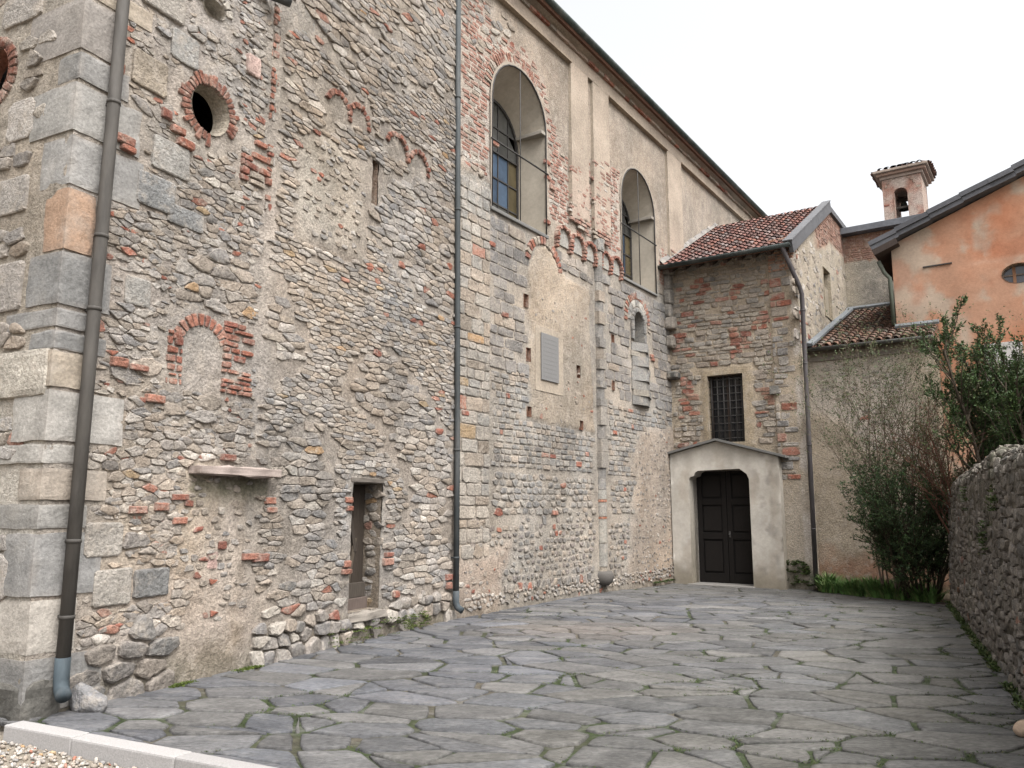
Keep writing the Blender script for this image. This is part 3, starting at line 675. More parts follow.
# ---- main nave wall ---------------------------------------------------
W1 = archpoly(.87, 2.66, 6.72, 8.76); W2 = archpoly(5.88, 7.68, 6.72, 8.62)
NICHE = archpoly(6.38, 6.88, 5.35, 5.80, 10)
PATCH = [(2.06, 3.2), (4.5, 3.15), (4.36, 4.4), (4.32, 6.02), (3.5, 6.08), (3.12, 6.15), (2.86, 6.42), (2.55, 6.5), (2.3, 6.4), (2.08, 6.02)]
STRIPS = [(3.56, 4.28), (4.5, 5.24), (8.48, 9.4)]
def nave_wall():
    mb = MB()
    holes = [W1, W2, NICHE]
    small = [rect(1.9, 2.04, 5.18, 5.42), rect(1.98, 2.1, 4.2, 4.45), rect(3.74, 3.9, 4.15, 4.4), rect(2.0, 2.12, 3.22, 3.4), rect(3.86, 4.0, 3.14, 3.32), rect(5.3, 5.4, 4.1, 4.3), rect(5.3, 5.42, 5.1, 5.3)]
    holes_all = holes + small
    def in_strip(s): return any(a < s < b for a, b in STRIPS)
    def patch(s, z): return inpoly(s + .06 * nz(s * 3, z * 3), z + .06 * nz(z * 3, s * 3, 5), PATCH)
    def w_lr(s, z): return sstep(.2, -.2, max(5.75 - s + .28 * (z), z - 3.7 + .35 * (8.6 - s) * .6) + .3 * fbm(s * 1.2, z * 1.2, 21))   # plaster low right
    def w_ll(s, z): return sstep(.2, -.15, max(s - 1.15 - .2 * z, z - .95) + .25 * fbm(s * 1.5, z * 1.5, 22))                          # plaster low left
    ZS = lambda s: 7.12 + .12 * nz(s * 1.1, 4) - .05 * s * .3                                                                           # top of the ashlar
    def brickw(s, z):      # brick showing through the plaster, upper wall
        n = fbm(s * .9, z * .9, 40)
        a = sstep(.15, -.1, max(s - .95 - .5 * n, 7.25 - z, z - 10.6 - .8 * n))
        b = sstep(.15, -.1, max(2.78 - s, s - 5.85, 6.9 - z, z - 8.95 - .6 * n - .25 * (s - 4.5)))
        c = sstep(.12, -.1, abs(math.hypot(s - 1.76, z - 8.76) - 1.15) - .24 + .3 * n) * (z > 8.5)
        d = sstep(.1, -.1, max(7.9 - s, s - 8.9, 6.7 - z, z - 8.1 - .5 * n)) * .55
        return max(a, b, c, d)
    def hf(s, z, fine=False):
        v = .009 * fbm(s * 1.1, z * 1.1, 51)
        if fine: k_ = .35 if z > ZS(s) else 1.; v += k_ * (.008 * fbm(s * 7, z * 7, 52) + .006 * nz(s * 22, z * 22, 52))
        if patch(s, z): v += .028
        v += .03 * w_lr(s, z) + .02 * w_ll(s, z)
        if z > ZS(s): v += .022 * (1 - brickw(s, z))
        if s < .88 and z < 7.1: v += .012
        if s < .05: v *= .3
        return v
    def cf(s, z):
        c = lerp((.375, .33, .28), (.32, .29, .25), clamp(.5 + fbm(s * .9, z * .9, 53)))
        if z > ZS(s):
            c = lerp((.395, .33, .267), (.33, .277, .226), clamp(.4 + 1.2 * fbm(s * .7, z * .5, 54)))
            c = lerp(c, (.46, .39, .33), brickw(s, z))
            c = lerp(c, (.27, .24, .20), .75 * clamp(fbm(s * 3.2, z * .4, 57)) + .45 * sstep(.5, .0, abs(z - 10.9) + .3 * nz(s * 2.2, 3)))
            if z < 7.6 and s > .8: c = lerp(c, (.33, .30, .26), .5 * clamp(.4 + fbm(s * 2, z * 2, 58)))
        if patch(s, z): c = lerp((.40, .338, .27), (.35, .29, .225), sstep(5.4, 3.5, z + .8 * fbm(s, z, 55)))
        c = lerp(c, (.385, .315, .252), w_lr(s, z)); c = lerp(c, (.375, .305, .25), w_ll(s, z))
        c = lerp(c, (.20, .175, .14), .6 * sstep(.35, .0, z + .12 * fbm(s * 2, z * 2, 56)))
        t_ = tone(s, z, 3); return mul3(mulc(c, 1 + .12 * fbm(s * 9, z * 9, 5)), t_ if z < 7.1 else tuple(1 + (q - 1) * .6 for q in t_))
    sheet(mb, FM, [(0, -.15), (8.55, -.15), (8.55, 5.5), (17.5, 5.5), (17.5, 11.05), (0, 11.05)], holes_all, .055, lambda s, z: hf(s, z, True), cf)
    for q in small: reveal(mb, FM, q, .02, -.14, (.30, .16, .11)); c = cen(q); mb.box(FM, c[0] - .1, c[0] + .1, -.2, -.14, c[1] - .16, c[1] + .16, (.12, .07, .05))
    zones = [expand(NICHE, .34), rect(4.47, 5.0, .3, 7.1), rect(6.15, 7.25, 3.85, 5.45)]
    zones += [rect(2.9, 4.6, 6.55, 7.14), rect(4.8, 5.85, 6.5, 7.14)]
    def free(s, z): return not any(inpoly(s, z, q) for q in zones) and not patch(s, z)
    okA = lambda s, z: .9 < s < 8.5 and 3.95 - .35 * (s < 5 and s > 4.3) + .25 * nz(s * .8, 9) < z < ZS(s) and free(s, z)
    cA = lambda s, z: pick([([(.20, .198, .195), (.23, .226, .218), (.165, .165, .165), (.26, .25, .235), (.215, .205, .195)], 8), (GREY, .8), (TAN, .7)])
    put(mb, FM, courses(.85, 8.5, 3.7, 7.3, .42, .215, .45, .3, .006, .02), okA, (.010, .028), cA, .006, hf, True, holes=holes_all, strict=.4, tq=3)
    # rows of smaller squared stones
    okB = lambda s, z: .9 < s < 8.45 and 1.45 + .3 * fbm(s, z, 61) < z and not okA(s, z) and z < 4.4 and free(s, z) and w_lr(s, z) < .5
    def cB(s, z): return pick([([(.24, .24, .23), (.29, .275, .25), (.20, .20, .195), (.33, .305, .265)], 8), (TAN, 2.0), (DARK, .3), (BRICK, .3)])
    put(mb, FM, courses(.85, 8.45, 2.2, 4.4, .19, .105, .5, .25, .01, .03), lambda s, z: okB(s, z) and z > 2.28, (.008, .026), cB, .012, hf, True, drop=.02, holes=holes_all, tq=3)
    put(mb, FM, voronoi(.9, 8.4, 1.4, 2.4, .20, .115, .28), lambda s, z: okB(s, z) and z < 2.26, (.008, .024), cB, .026, hf, drop=.04, tq=3)
    # cobbles in wide mortar
    okC = lambda s, z: .3 < s < 8.4 and z < 1.5 + .3 * fbm(s, z, 61) and z > .1 and free(s, z) and w_lr(s, z) < .5 and w_ll(s, z) < .6
    cC = lambda s, z: pick([([(.20, .195, .185), (.25, .24, .22), (.16, .155, .15), (.30, .27, .235), (.19, .165, .155)], 8), (TAN, 1.6), (BRICK, .35)])
    put(mb, FM, voronoi(.3, 8.4, .3, 1.6, .155, .115, .3, .35), okC, (.006, .026), cC, .045, hf, drop=.06, tilt=.1, tq=3)
    put(mb, FM, voronoi(.3, 8.4, .0, .34, .10, .08, .5), lambda s, z: 0 < z < .33, (.012, .03), lambda s, z: pick([(PALE, 2), (GREY, 3), (TAN, 2), (BRICK, .4)]), .03, hf, drop=.15)
    # specks in the rendered parts
    okS = lambda s, z: (w_lr(s, z) > .5 or w_ll(s, z) > .5) and s < 8.3 and z > .2
    put(mb, FM, voronoi(.1, 8.4, .2, 4, .15, .11, .6), okS, (.002, .014), lambda s, z: pick([([(.24, .22, .2), (.2, .18, .165)], 4), (TAN, 2), (PALE, 1), (BRICK, 1.2 if s < 2 else .3)]), .085, hf, drop=.45)
    put(mb, FM, voronoi(2.1, 4.4, 3.2, 5.5, .14, .1, .6), lambda s, z: patch(s, z) and not (2.2 < s < 3.28 and 3.6 < z < 5.0), (.0, .012), lambda s, z: pick([(TAN, 4), (BRICK, 1), (GREY, 1)]), .09, hf, drop=.74)
    # pale dressed strip beside the drainpipe
    okP = lambda s, z: .02 < s < .86 and .85 < z < 7.15
    def cP(s, z): return pick([([(.37, .345, .305), (.33, .315, .285), (.42, .385, .335), (.29, .285, .265)], 7), (TAN, 2.5), (OCHRE, .25), (BRICK, .3)])
    put(mb, FM, courses(.02, .86, .85, 7.2, .34, .19, .5, .35, .006), okP, (.014, .026), cP, .006, hf, True, tq=3)
    # brickwork
    okK = lambda s, z: ZS(s) < z and free(s, z) and 0.02 < s < 9.3 and brickw(s, z) > .30 + .34 * nz(s * 2.3, z * 2.3, 71)
    base = lambda s, z: hf(s, z) + (.075 if in_strip(s) and z > 7.2 else 0) - .004
    put(mb, FM, courses(0, 9.3, 6.8, 10.9, .235, .078, .2, .12, .005, .02), okK, (.006, .018), lambda s, z: pick([([(.35, .155, .11), (.32, .125, .085), (.38, .21, .16), (.29, .115, .08)], 7), (PALE, .8), (TAN, 1.2)]), .014, base, True, drop=.06, holes=holes_all, strict=.6)
    # stray rubble left of the first window's head
    put(mb, FM, voronoi(0, 2.6, 7.0, 10.9, .22, .14, .5), lambda s, z: ((z > 9.3 + .6 * nz(s * 2, z * 2) and s < 1.6) or (z < 7.5 and s < .86 and z > 7.1)) and not any(inpoly(s, z, expand(W1, .3)) for _ in (0,)), (.004, .025), lambda s, z: pick([(GREY, 4), (TAN, 4), (PALE, 3), (BRICK, 1)]), .04, hf, drop=.45)
    # brick edging: relieving arch over the plaster patch, window head
    for p in arc(2.58, 6.0, .50, .66, .15, PI * .95, 15, .2): stone(mb, FM, p, .014, pick([(BRICK, 3), (TAN, 1)]), .03, True)
    for p in arc(1.765, 8.76, .92, 1.12, .9, PI - .05, 30, .25):
        if rnd.random() < .7: stone(mb, FM, p, .008, lerp(pick([(BRICK, 3), (TAN, .5)]), MORT, .1), .020, True)
    for p in arc(6.63, 5.82, .52, .70, -.25, PI + .1, 24, .2): stone(mb, FM, p, .012, pick([(BRICK, 3), (TAN, 1)]), .012, True)
    for s_, z_ in ((2.72, 8.2), (2.74, 7.9), (2.72, 7.0), (2.9, 7.75), (1.0, 7.9), (.2, 3.1), (1.3, 4.9), (.9, 6.05), (2.9, 1.55), (5.35, 3.2), (7.35, 5.15), (7.4, 5.08)):
        stone(mb, FM, rect(s_ - .1, s_ + .1, z_ - .045, z_ + .045), .02, pick([(BRICK, 1)]), .02, True)
    o = mb.build('nave_wall', M_MAS, church); o['label'] = 'taller wall of grey blocks with brick and beige plaster above'
nave_wall()

def trim():
    # smooth plaster strips, frieze and cornice
    for i, (a, b) in enumerate(STRIPS):
        m = MB(); K = 26
        zb = 7.35 if i < 2 else 7.6
        outl = [(a, zb), (b, zb + .1), (b, 10.70), (a, 10.70)]
        def cf(s, z): return lerp(lerp((.44, .365, .293), (.375, .312, .25), clamp(.4 + fbm(s * 1.4, z * .8, 81 + i))), (.43, .33, .27), sstep(9.0, 7.6, z) * .6)
        sheet(m, lambda x, z, h=0: FM(x, z, .085 + h), outl, [], .12, lambda s, z: .006 * fbm(s * 4, z * 4, 82), cf)
        m.box(FM, a, b, -.02, .08, zb + .05, 10.68, (.44, .375, .3)); m.build('pilaster_strip', M_PLA, church)
    m = MB()
    def ff(s, z): return mulc(lerp((.42, .348, .28), (.35, .29, .235), clamp(.5 + fbm(s * .8, z * 2, 83))), 1)
    sheet(m, lambda x, z, h=0: FM(x, z, .09 + h), [(0, 10.70), (17.5, 10.70), (17.5, 10.98), (0, 10.98)], [], .14, lambda s, z: .006 * fbm(s * 3, z * 4, 84), ff)
    m.box(FM, 0, 17.5, -.02, .085, 10.702, 10.978, (.44, .38, .3)); 
    for a, b in ((.1, 3.56), (5.24, 8.48), (9.4, 17.4)): m.box(FM, a, b, .0, .125, 10.66, 10.70, (.36, .29, .22), 0, .004)  # lips over the panels: shadow of the frieze underside painted as darker beige
    m.build('frieze_band', M_PLA, church)
    m = MB(); x = .0                                            # string course of worn brick
    while x < 17.4:
        w = rnd.uniform(.2, .3)
        m.box(FM, x, x + w - .01, .0, .155 + rnd.uniform(-.02, .012), 10.98, 11.045, pick([(BRICK, 2), (TAN, 1.5), ([(.45, .33, .26)], 2)]), 0, .006); x += w
    m.build('brick_string', M_MAS, church)
    m = MB(); prof = [(.10, 11.045), (.12, 11.085), (.17, 11.12), (.24, 11.14), (.31, 11.145)]; V, cols = [], []
    n = 90
    for i in range(n + 1):
        x = 17.5 * i / n
        for h, z in prof: V.append(FM(x, z, h + .004 * nz(x * 2, z * 5))); cols.append(mulc(lerp((.40, .335, .27), (.28, .235, .195), clamp(.45 + fbm(x * 1.2, h * 6, 85))), 1))
    p = len(prof); m.add(V, [(i * p + k, (i + 1) * p + k, (i + 1) * p + k + 1, i * p + k + 1) for i in range(n) for k in range(p - 1)], smooth=True, cols=cols)
    m.build('cove_cornice', M_PLA, church)
    m = MB(); r = .075; V = []; n = 9                            # half-round gutter
    for x in (0, 17.5):
        for k in range(n): V.append(FM(x, 11.225 - r * math.sin(PI * k / (n - 1)), .36 - r * math.cos(PI * k / (n - 1))))
    m.add(V, [(k, k + 1, n + k + 1, n + k) for k in range(n - 1)], (.045, .06, .055), True)
    g = m.build('gutter', M_PIPE, church); sm = g.modifiers.new('thick', 'SOLIDIFY'); sm.thickness = .008
trim()

def tile_roof(name, o, u, v, n, W, Lr, parent, cols, tw=.19, tl=.36, r=.075, sheet_col=(.16, .09, .065), seg=5, ends=True):
    """o lower left corner; u along the eave, v up the slope, n roof normal: courses of curved clay tiles"""
    mb = MB(); nu = max(1, int(W / tw)); nv = max(1, int(Lr / (tl * .82))); stp = Lr / nv; tw = W / nu
    P = lambda a, b, h: o + u * a + v * b + n * h
    mb.add([P(0, -.02, -.02), P(W, -.02, -.02), P(W, Lr, -.02), P(0, Lr, -.02), P(0, -.02, -.09), P(W, -.02, -.09), P(W, Lr, -.09), P(0, Lr, -.09)], [(0, 1, 2, 3), (7, 6, 5, 4), (0, 4, 5, 1), (1, 5, 6, 2), (3, 2, 6, 7), (0, 3, 7, 4)], sheet_col)
    for i in range(nu):
        for j in range(nv):
            c = mulc(rnd.choice(cols), rnd.uniform(.8, 1.2)); a = (i + .5) * tw + rnd.uniform(-.008, .008); b0 = j * stp + rnd.uniform(-.02, .02); b1 = b0 + tl
            if j == nv - 1: b1 = min(b1, Lr + .02)
            sk = rnd.uniform(-.012, .012); V = []
            for bb, rr, hh in ((b0, r * 1.12, .018), (b1, r * .86, -.006)):
                for k in range(seg + 1):
                    w = PI * k / seg; V.append(P(a + rr * math.cos(w) + sk * (bb == b1), bb, rr * .75 * math.sin(w) + hh - .012))
            m = seg + 1
            mb.add(V, [(k, k + 1, m + k + 1, m + k) for k in range(seg)], c, True)
            if ends:
                V2 = V[:m] + [P(a + r * .92 * math.cos(PI * k / seg), b0 + .002, (r * .92 * .75) * math.sin(PI * k / seg) + .018 - .016) for k in range(m)]
                mb.add(V2, [(k, m + k, m + k + 1, k + 1) for k in range(seg)], mulc(c, .8))
    return mb.build(name, M_TILE, parent)
TILES = [(.22, .10, .075), (.28, .13, .095), (.17, .085, .07), (.31, .17, .13), (.20, .12, .10), (.25, .14, .115), (.33, .14, .09)]
def church_roof():
    sl = math.radians(24); v = (-nM * math.cos(sl) + UP * math.sin(sl)); n = (nM * math.sin(sl) + UP * math.cos(sl))
    tile_roof('roof', FM(-.2, 11.185, .34), dM, v, n, 17.7, 7.5, church, [(.19, .10, .08), (.15, .09, .075), (.23, .13, .10)], .22, .42, .085, seg=4)
    # solid body behind the walls
    m = MB(); m.box(FM, .3, 17.4, -9, -1.0, -.1, 11.0, (.35, .3, .25)); m.box(FL, -5.6, -.2, -8, -1.6, -.1, 11.2, (.05, .045, .04))
    m.box(FL, -6.6, .1, -8, .18, 11.3, 11.42, (.2, .18, .16))
    m.build('nave_body', M_PLA, church)
church_roof()

def nave_window(P, x0, x1, z0, zs, depth, parent, seed, splay, low):
    rnd.seed(seed)
    Q2 = archpoly(x0 + splay, x1 - splay, z0 + .05, zs - low)
    w = MB(); reveal(w, FM, P, .03, -depth, (.43, .385, .32), 0, Q2)
    # soot and lime stains of the soffit come from the noise; pale rim round the opening
    n = len(P); R = expand(P, .05)
    V = [FM(a, b, .034) for a, b in P] + [FM(a, b, .034) for a, b in R]; w.add(V, [(i, (i + 1) % n, n + (i + 1) % n, n + i) for i in range(n)], (.37, .32, .265))
    root = w.build('window', M_STU, parent)
    c = cen(P)
    X0 = min(a for a, b in Q2); X1 = max(a for a, b in Q2); Z0 = min(b for a, b in Q2); Z1 = max(b for a, b in Q2)
    zsp = zs - low; r = (X1 - X0) / 2; mx = (X0 + X1) / 2
    f = MB(); d = -depth + .01
    outer = Q2; inner = expand(Q2, -.05)
    k = len(outer)
    V = [FM(a, b, d + .05) for a, b in outer] + [FM(a, b, d + .05) for a, b in inner] + [FM(a, b, d) for a, b in inner]
    f.add(V, [(i, (i + 1) % k, k + (i + 1) % k, k + i) for i in range(k)] + [(k + i, k + (i + 1) % k, 2 * k + (i + 1) % k, 2 * k + i) for i in range(k)], (.06, .058, .055))
    cols_ = 5; cw = (X1 - X0) / cols_
    def top(x): return zsp + math.sqrt(max(0, r * r - (x - mx) ** 2))
    for i in range(1, cols_):
        x = X0 + cw * i; f.box(FM, x - .012, x + .012, d, d + .03, Z0, top(x), (.06, .058, .055))
    z = Z0 + .45; rows = []
    while z < Z1 - .1:
        hw = r if z < zsp else math.sqrt(max(0, r * r - (z - zsp) ** 2)); f.box(FM, mx - hw, mx + hw, d + .004, d + (.05 if len(rows) % 3 == 2 else .03), z - .014, z + .014, (.05, .048, .045)); rows.append(z); z += .5
    f.build('window_frame', M_IRON, root)
    g = MB(); zz = [Z0] + rows + [Z1]
    for i in range(cols_):
        for j in range(len(zz) - 1):
            a, b = X0 + cw * i, X0 + cw * (i + 1); t0, t1 = zz[j], zz[j + 1]
            pa, pb = min(t1, top(a)), min(t1, top(b))
            if pa <= t0 and pb <= t0: continue
            mi = 1 if i == cols_ - 1 else 0
            if j >= len(zz) - 3: mi = 2
            if j == 0 and mi == 0: mi = 2
            col = ((.055, .085, .13), (.085, .068, .036), (.075, .075, .07))[mi]
            col = mulc(col, rnd.uniform(.8, 1.25))
            g.add([FM(a, t0, d + .012), FM(b, t0, d + .012), FM(b, max(pb, t0), d + .012), FM(a, max(pa, t0), d + .012)], [(0, 1, 2, 3)], col)
    M_P = M_PANE; g.build('pane', M_P, root)
    bar = MB(); bar.tube([FM(c[0], z0, .03), FM(c[0], zs + (x1 - x0) / 2, .03)], .011, 6, (.14, .13, .12)); bar.tube([FM(x0 - .03, z0 + 1.22, .045), FM(x1 + .05, z0 + 1.22, .045)], .016, 6, (.12, .11, .1))
    arch = [FM(x1 - .01, z0, .035)] + [FM((x0 + x1) / 2 + (x1 - x0) / 2 * .99 * math.cos(PI * i / 14), zs + (x1 - x0) / 2 * .99 * math.sin(PI * i / 14), .035) for i in range(15)] + [FM(x0 + .01, z0, .035)]
    bar.tube(arch, .016, 6, (.17, .16, .14)); bar.build('iron_rod', M_IRON, root)
    s_ = MB(); s_.box(FM, x0 - .02, x1 + .06, -depth + .05, .05, z0 - .06, z0 + .0, (.20, .195, .185), .012, .006); s_.build('window_sill', M_GRAN, root)
    # tie block where the arch springs
    im = MB(); im.box(FM, x1 - .16, x1 + .02, -depth + .02, .03, zs - .05, zs + .02, (.33, .30, .26), .01); im.build('impost', M_STU, root)
M_PANE = material('tinted_pane', .16, None, 6, .25, 7, .1, .01, .5)
nave_window(W1, .87, 2.66, 6.72, 8.76, .62, church, 3, .06, .34)
nave_window(W2, 5.88, 7.68, 6.72, 8.62, .62, church, 4, .05, .30)
rnd.seed(21)

def frieze_arches():
    m = MB()
    groups = [[(3.28, .22), (3.82, .22), (4.34, .20)], [(5.04, .19), (5.52, .21)]]
    for grp in groups:
        for cx, r in grp:
            cz = 6.80
            for p in arc(cx, cz, r, r + .075, 0, PI, 8, .06): stone(m, FM, p, rnd.uniform(.06, .085), pick([(BRICK, 1)]), .02, True)
            m2 = [(cx - r, cz - .12), (cx + r, cz - .12)] + [(cx + r * math.cos(PI * i / 8), cz + r * math.sin(PI * i / 8)) for i in range(9)]
            slab(m, FM, m2, -.01, .022, (.40, .38, .345))
            for sx in (-1, 1):
                for k in range(3): stone(m, FM, rect(cx + sx * (r + .035) - .045, cx + sx * (r + .035) + .045, cz - .07 * (k + 1), cz - .07 * k - .006), .08 - .012 * k, pick([(BRICK, 1)]), .02, True)
    m.build('arch_frieze', M_MAS, church)
frieze_arches()
def lesene():
    m = MB(); z = 2.3; cx = 4.73
    def half(z0, z1, r, col, n=10, flat=False, jx=0.):
        pts = [(-r, 0)] + [(-r * math.cos(PI * i / n), (r * .85) * math.sin(PI * i / n)) for i in range(n + 1)] if not flat else [(-r, 0), (-r, .11), (-r + .025, .13), (r - .025, .13), (r, .11)]
        pts = pts + [(r, 0)]
        V = [FM(cx + x + jx, z0, y - .01) for x, y in pts] + [FM(cx + x + jx, z1, y - .01) for x, y in pts]; k = len(pts)
        m.add(V, [(i, i + 1, k + i + 1, k + i) for i in range(k - 1)] + [tuple(range(k))[::-1], tuple(range(k, 2 * k))], col)
    z = 2.0
    while z < 7.0:
        h = rnd.uniform(.14, .42); col = pick([([(.235, .225, .21), (.27, .255, .23), (.20, .198, .19), (.30, .275, .24)], 6), (TAN, .8)])
        half(z + .004, z + h - .004, .13 + rnd.uniform(-.006, .010), col, flat=rnd.random() < .45, jx=rnd.uniform(-.006, .006)); z += h
    half(7.0, 7.22, .17, (.25, .245, .23)); 
    for z0, z1, c in ((.5, .95, (.34, .32, .285)), (.96, 1.42, (.37, .345, .30)), (1.43, 1.47, (.4, .17, .11)), (1.48, 1.75, (.36, .33, .29)), (1.76, 1.81, (.4, .17, .11)), (1.82, 2.0, (.39, .37, .33))): half(z0, z1 - .006, .135, c)
    half(.3, 2.0, .12, (.36, .31, .25))
    m.build('lesene', M_MAS, church)
    m = MB(); V = []; n = 12; prof = [(.06, .12), (.13, .15), (.19, .21), (.205, .29), (.20, .36), (.17, .41)]
    for r, z in prof:
        for i in range(n + 1): V.append(FM(cx - r * math.cos(PI * i / n), z, r * 1.1 * math.sin(PI * i / n)))
    k = n + 1; m.add(V, [(j * k + i, j * k + i + 1, (j + 1) * k + i + 1, (j + 1) * k + i) for j in range(len(prof) - 1) for i in range(n)] + [tuple(range((len(prof) - 1) * k, len(prof) * k)), tuple(range(k))[::-1]], (.115, .105, .095), True)
    m.build('bowl_corbel', M_GRAN, church)
lesene()
def blind_window():
    m = MB()
    reveal(m, FM, NICHE, .03, -.25, (.27, .26, .24)); slab(m, FM, NICHE, -.3, -.24, (.29, .255, .21))
    for p in arc(6.63, 5.80, .25, .36, 0, PI, 9, .04): stone(m, FM, p, .05, mulc((.26, .255, .24), rnd.uniform(.9, 1.15)), .01, True)
    for p in arc(6.63, 5.81, .37, .53, .15, PI - .0, 7, .04): stone(m, FM, p, .02, mulc(rnd.choice([(.26, .255, .24), (.5, .47, .42), (.3, .29, .27)]), rnd.uniform(.9, 1.1)), .01, True)
    for sx in (-1, 1):
        for k in range(2): m.box(FM, 6.63 + sx * .31 - .06, 6.63 + sx * .31 + .06, 0, .06, 5.38 + k * .22, 5.58 + k * .22, mulc((.27, .26, .245), rnd.uniform(.9, 1.1)), .01, .004)
    m.build('blind_window', M_MAS, church)
    m = MB(); z = 3.9; i = 0                               # stacked blocks below it: a wedge with its edge in the middle
    hs = [.2, .14, .2, .2, .13, .22, .12, .2]
    for i, h in enumerate(hs):
        pr = .06 + .05 * (i % 2) - .012 * (i > 5); col = pick([([(.24, .24, .23), (.29, .28, .255), (.20, .205, .20), (.33, .30, .25)], 1)])
        xl, xr, xm = 6.22 + rnd.uniform(0, .06), 7.18 + rnd.uniform(-.05, .06), 6.72
        col2 = pick([([(.24, .24, .23), (.27, .26, .24), (.20, .205, .20)], 1)])
        def pr_(a, b, ha, hb, c_): 
            V = [FM(a, z + .006, -.02), FM(b, z + .006, -.02), FM(b, z + .006, hb), FM(a, z + .006, ha), FM(a, z + h, -.02), FM(b, z + h, -.02), FM(b, z + h, hb), FM(a, z + h, ha)]
            m.add(V, [(0, 3, 2, 1), (4, 5, 6, 7), (0, 1, 5, 4), (1, 2, 6, 5), (2, 3, 7, 6), (3, 0, 4, 7)], c_)
        pr_(xl, xm - .003, .03, pr + .1, col); pr_(xm + .003, xr, pr + .1, .03, col2); z += h
    m.build('stepped_buttress', M_MAS, church)
    # corner blocks next to the chapel
    m = MB(); z = 5.95
    for h, w, p in ((.3, .3, .24), (.34, .28, .16), (.36, .3, .18), (.36, .28, .16), (.14, .34, .24)):
        block(m, FM, 8.45 - w, 8.44, .0, p, z + .005, z + h, pick([([(.30, .27, .235), (.25, .24, .22)], 1)]), .02, 4, .014); z += h
    m.build('corner_blocks', M_MAS, church)
    m = MB(); block(m, FM, 8.14, 8.44, .0, .28, 4.72, 4.9, (.11, .108, .10), .015, 4, .02); m.build('corbel', M_MAS, church)
    m = MB(); block(m, FM, 8.18, 8.44, .0, .2, 5.5, 5.8, (.29, .26, .225), .015, 4, .02); m.build('corbel', M_MAS, church)
blind_window()
def plaque():
    m = MB(); fr = [(2.24, 3.73), (3.22, 3.73), (3.22, 4.92), (2.24, 4.92)]
    m.box(FM, 2.24, 3.22, .0, .040, 3.72, 4.92, (.385, .325, .258), .008, .006); o = m.build('plaque_surround', M_PLA, church)
    m = MB(); m.box(FM, 2.40, 3.01, .05, .066, 3.93, 4.80, (.205, .20, .195), .006); p = m.build('stone_plaque', M_GRAN, church)
    # worn incised lines of lettering: too worn in the photograph to be read
    m = MB()
    for k in range(10):
        x = 2.46; z = 4.70 - k * .078
        while x < 2.93:
            w = rnd.uniform(.008, .03); m.box(FM, x, x + w, .0665, .0675, z - .010, z + .010, (.18, .175, .17)); x += w + rnd.uniform(.01, .022)
    m.build('worn_lettering', M_GRAN, p)
plaque()

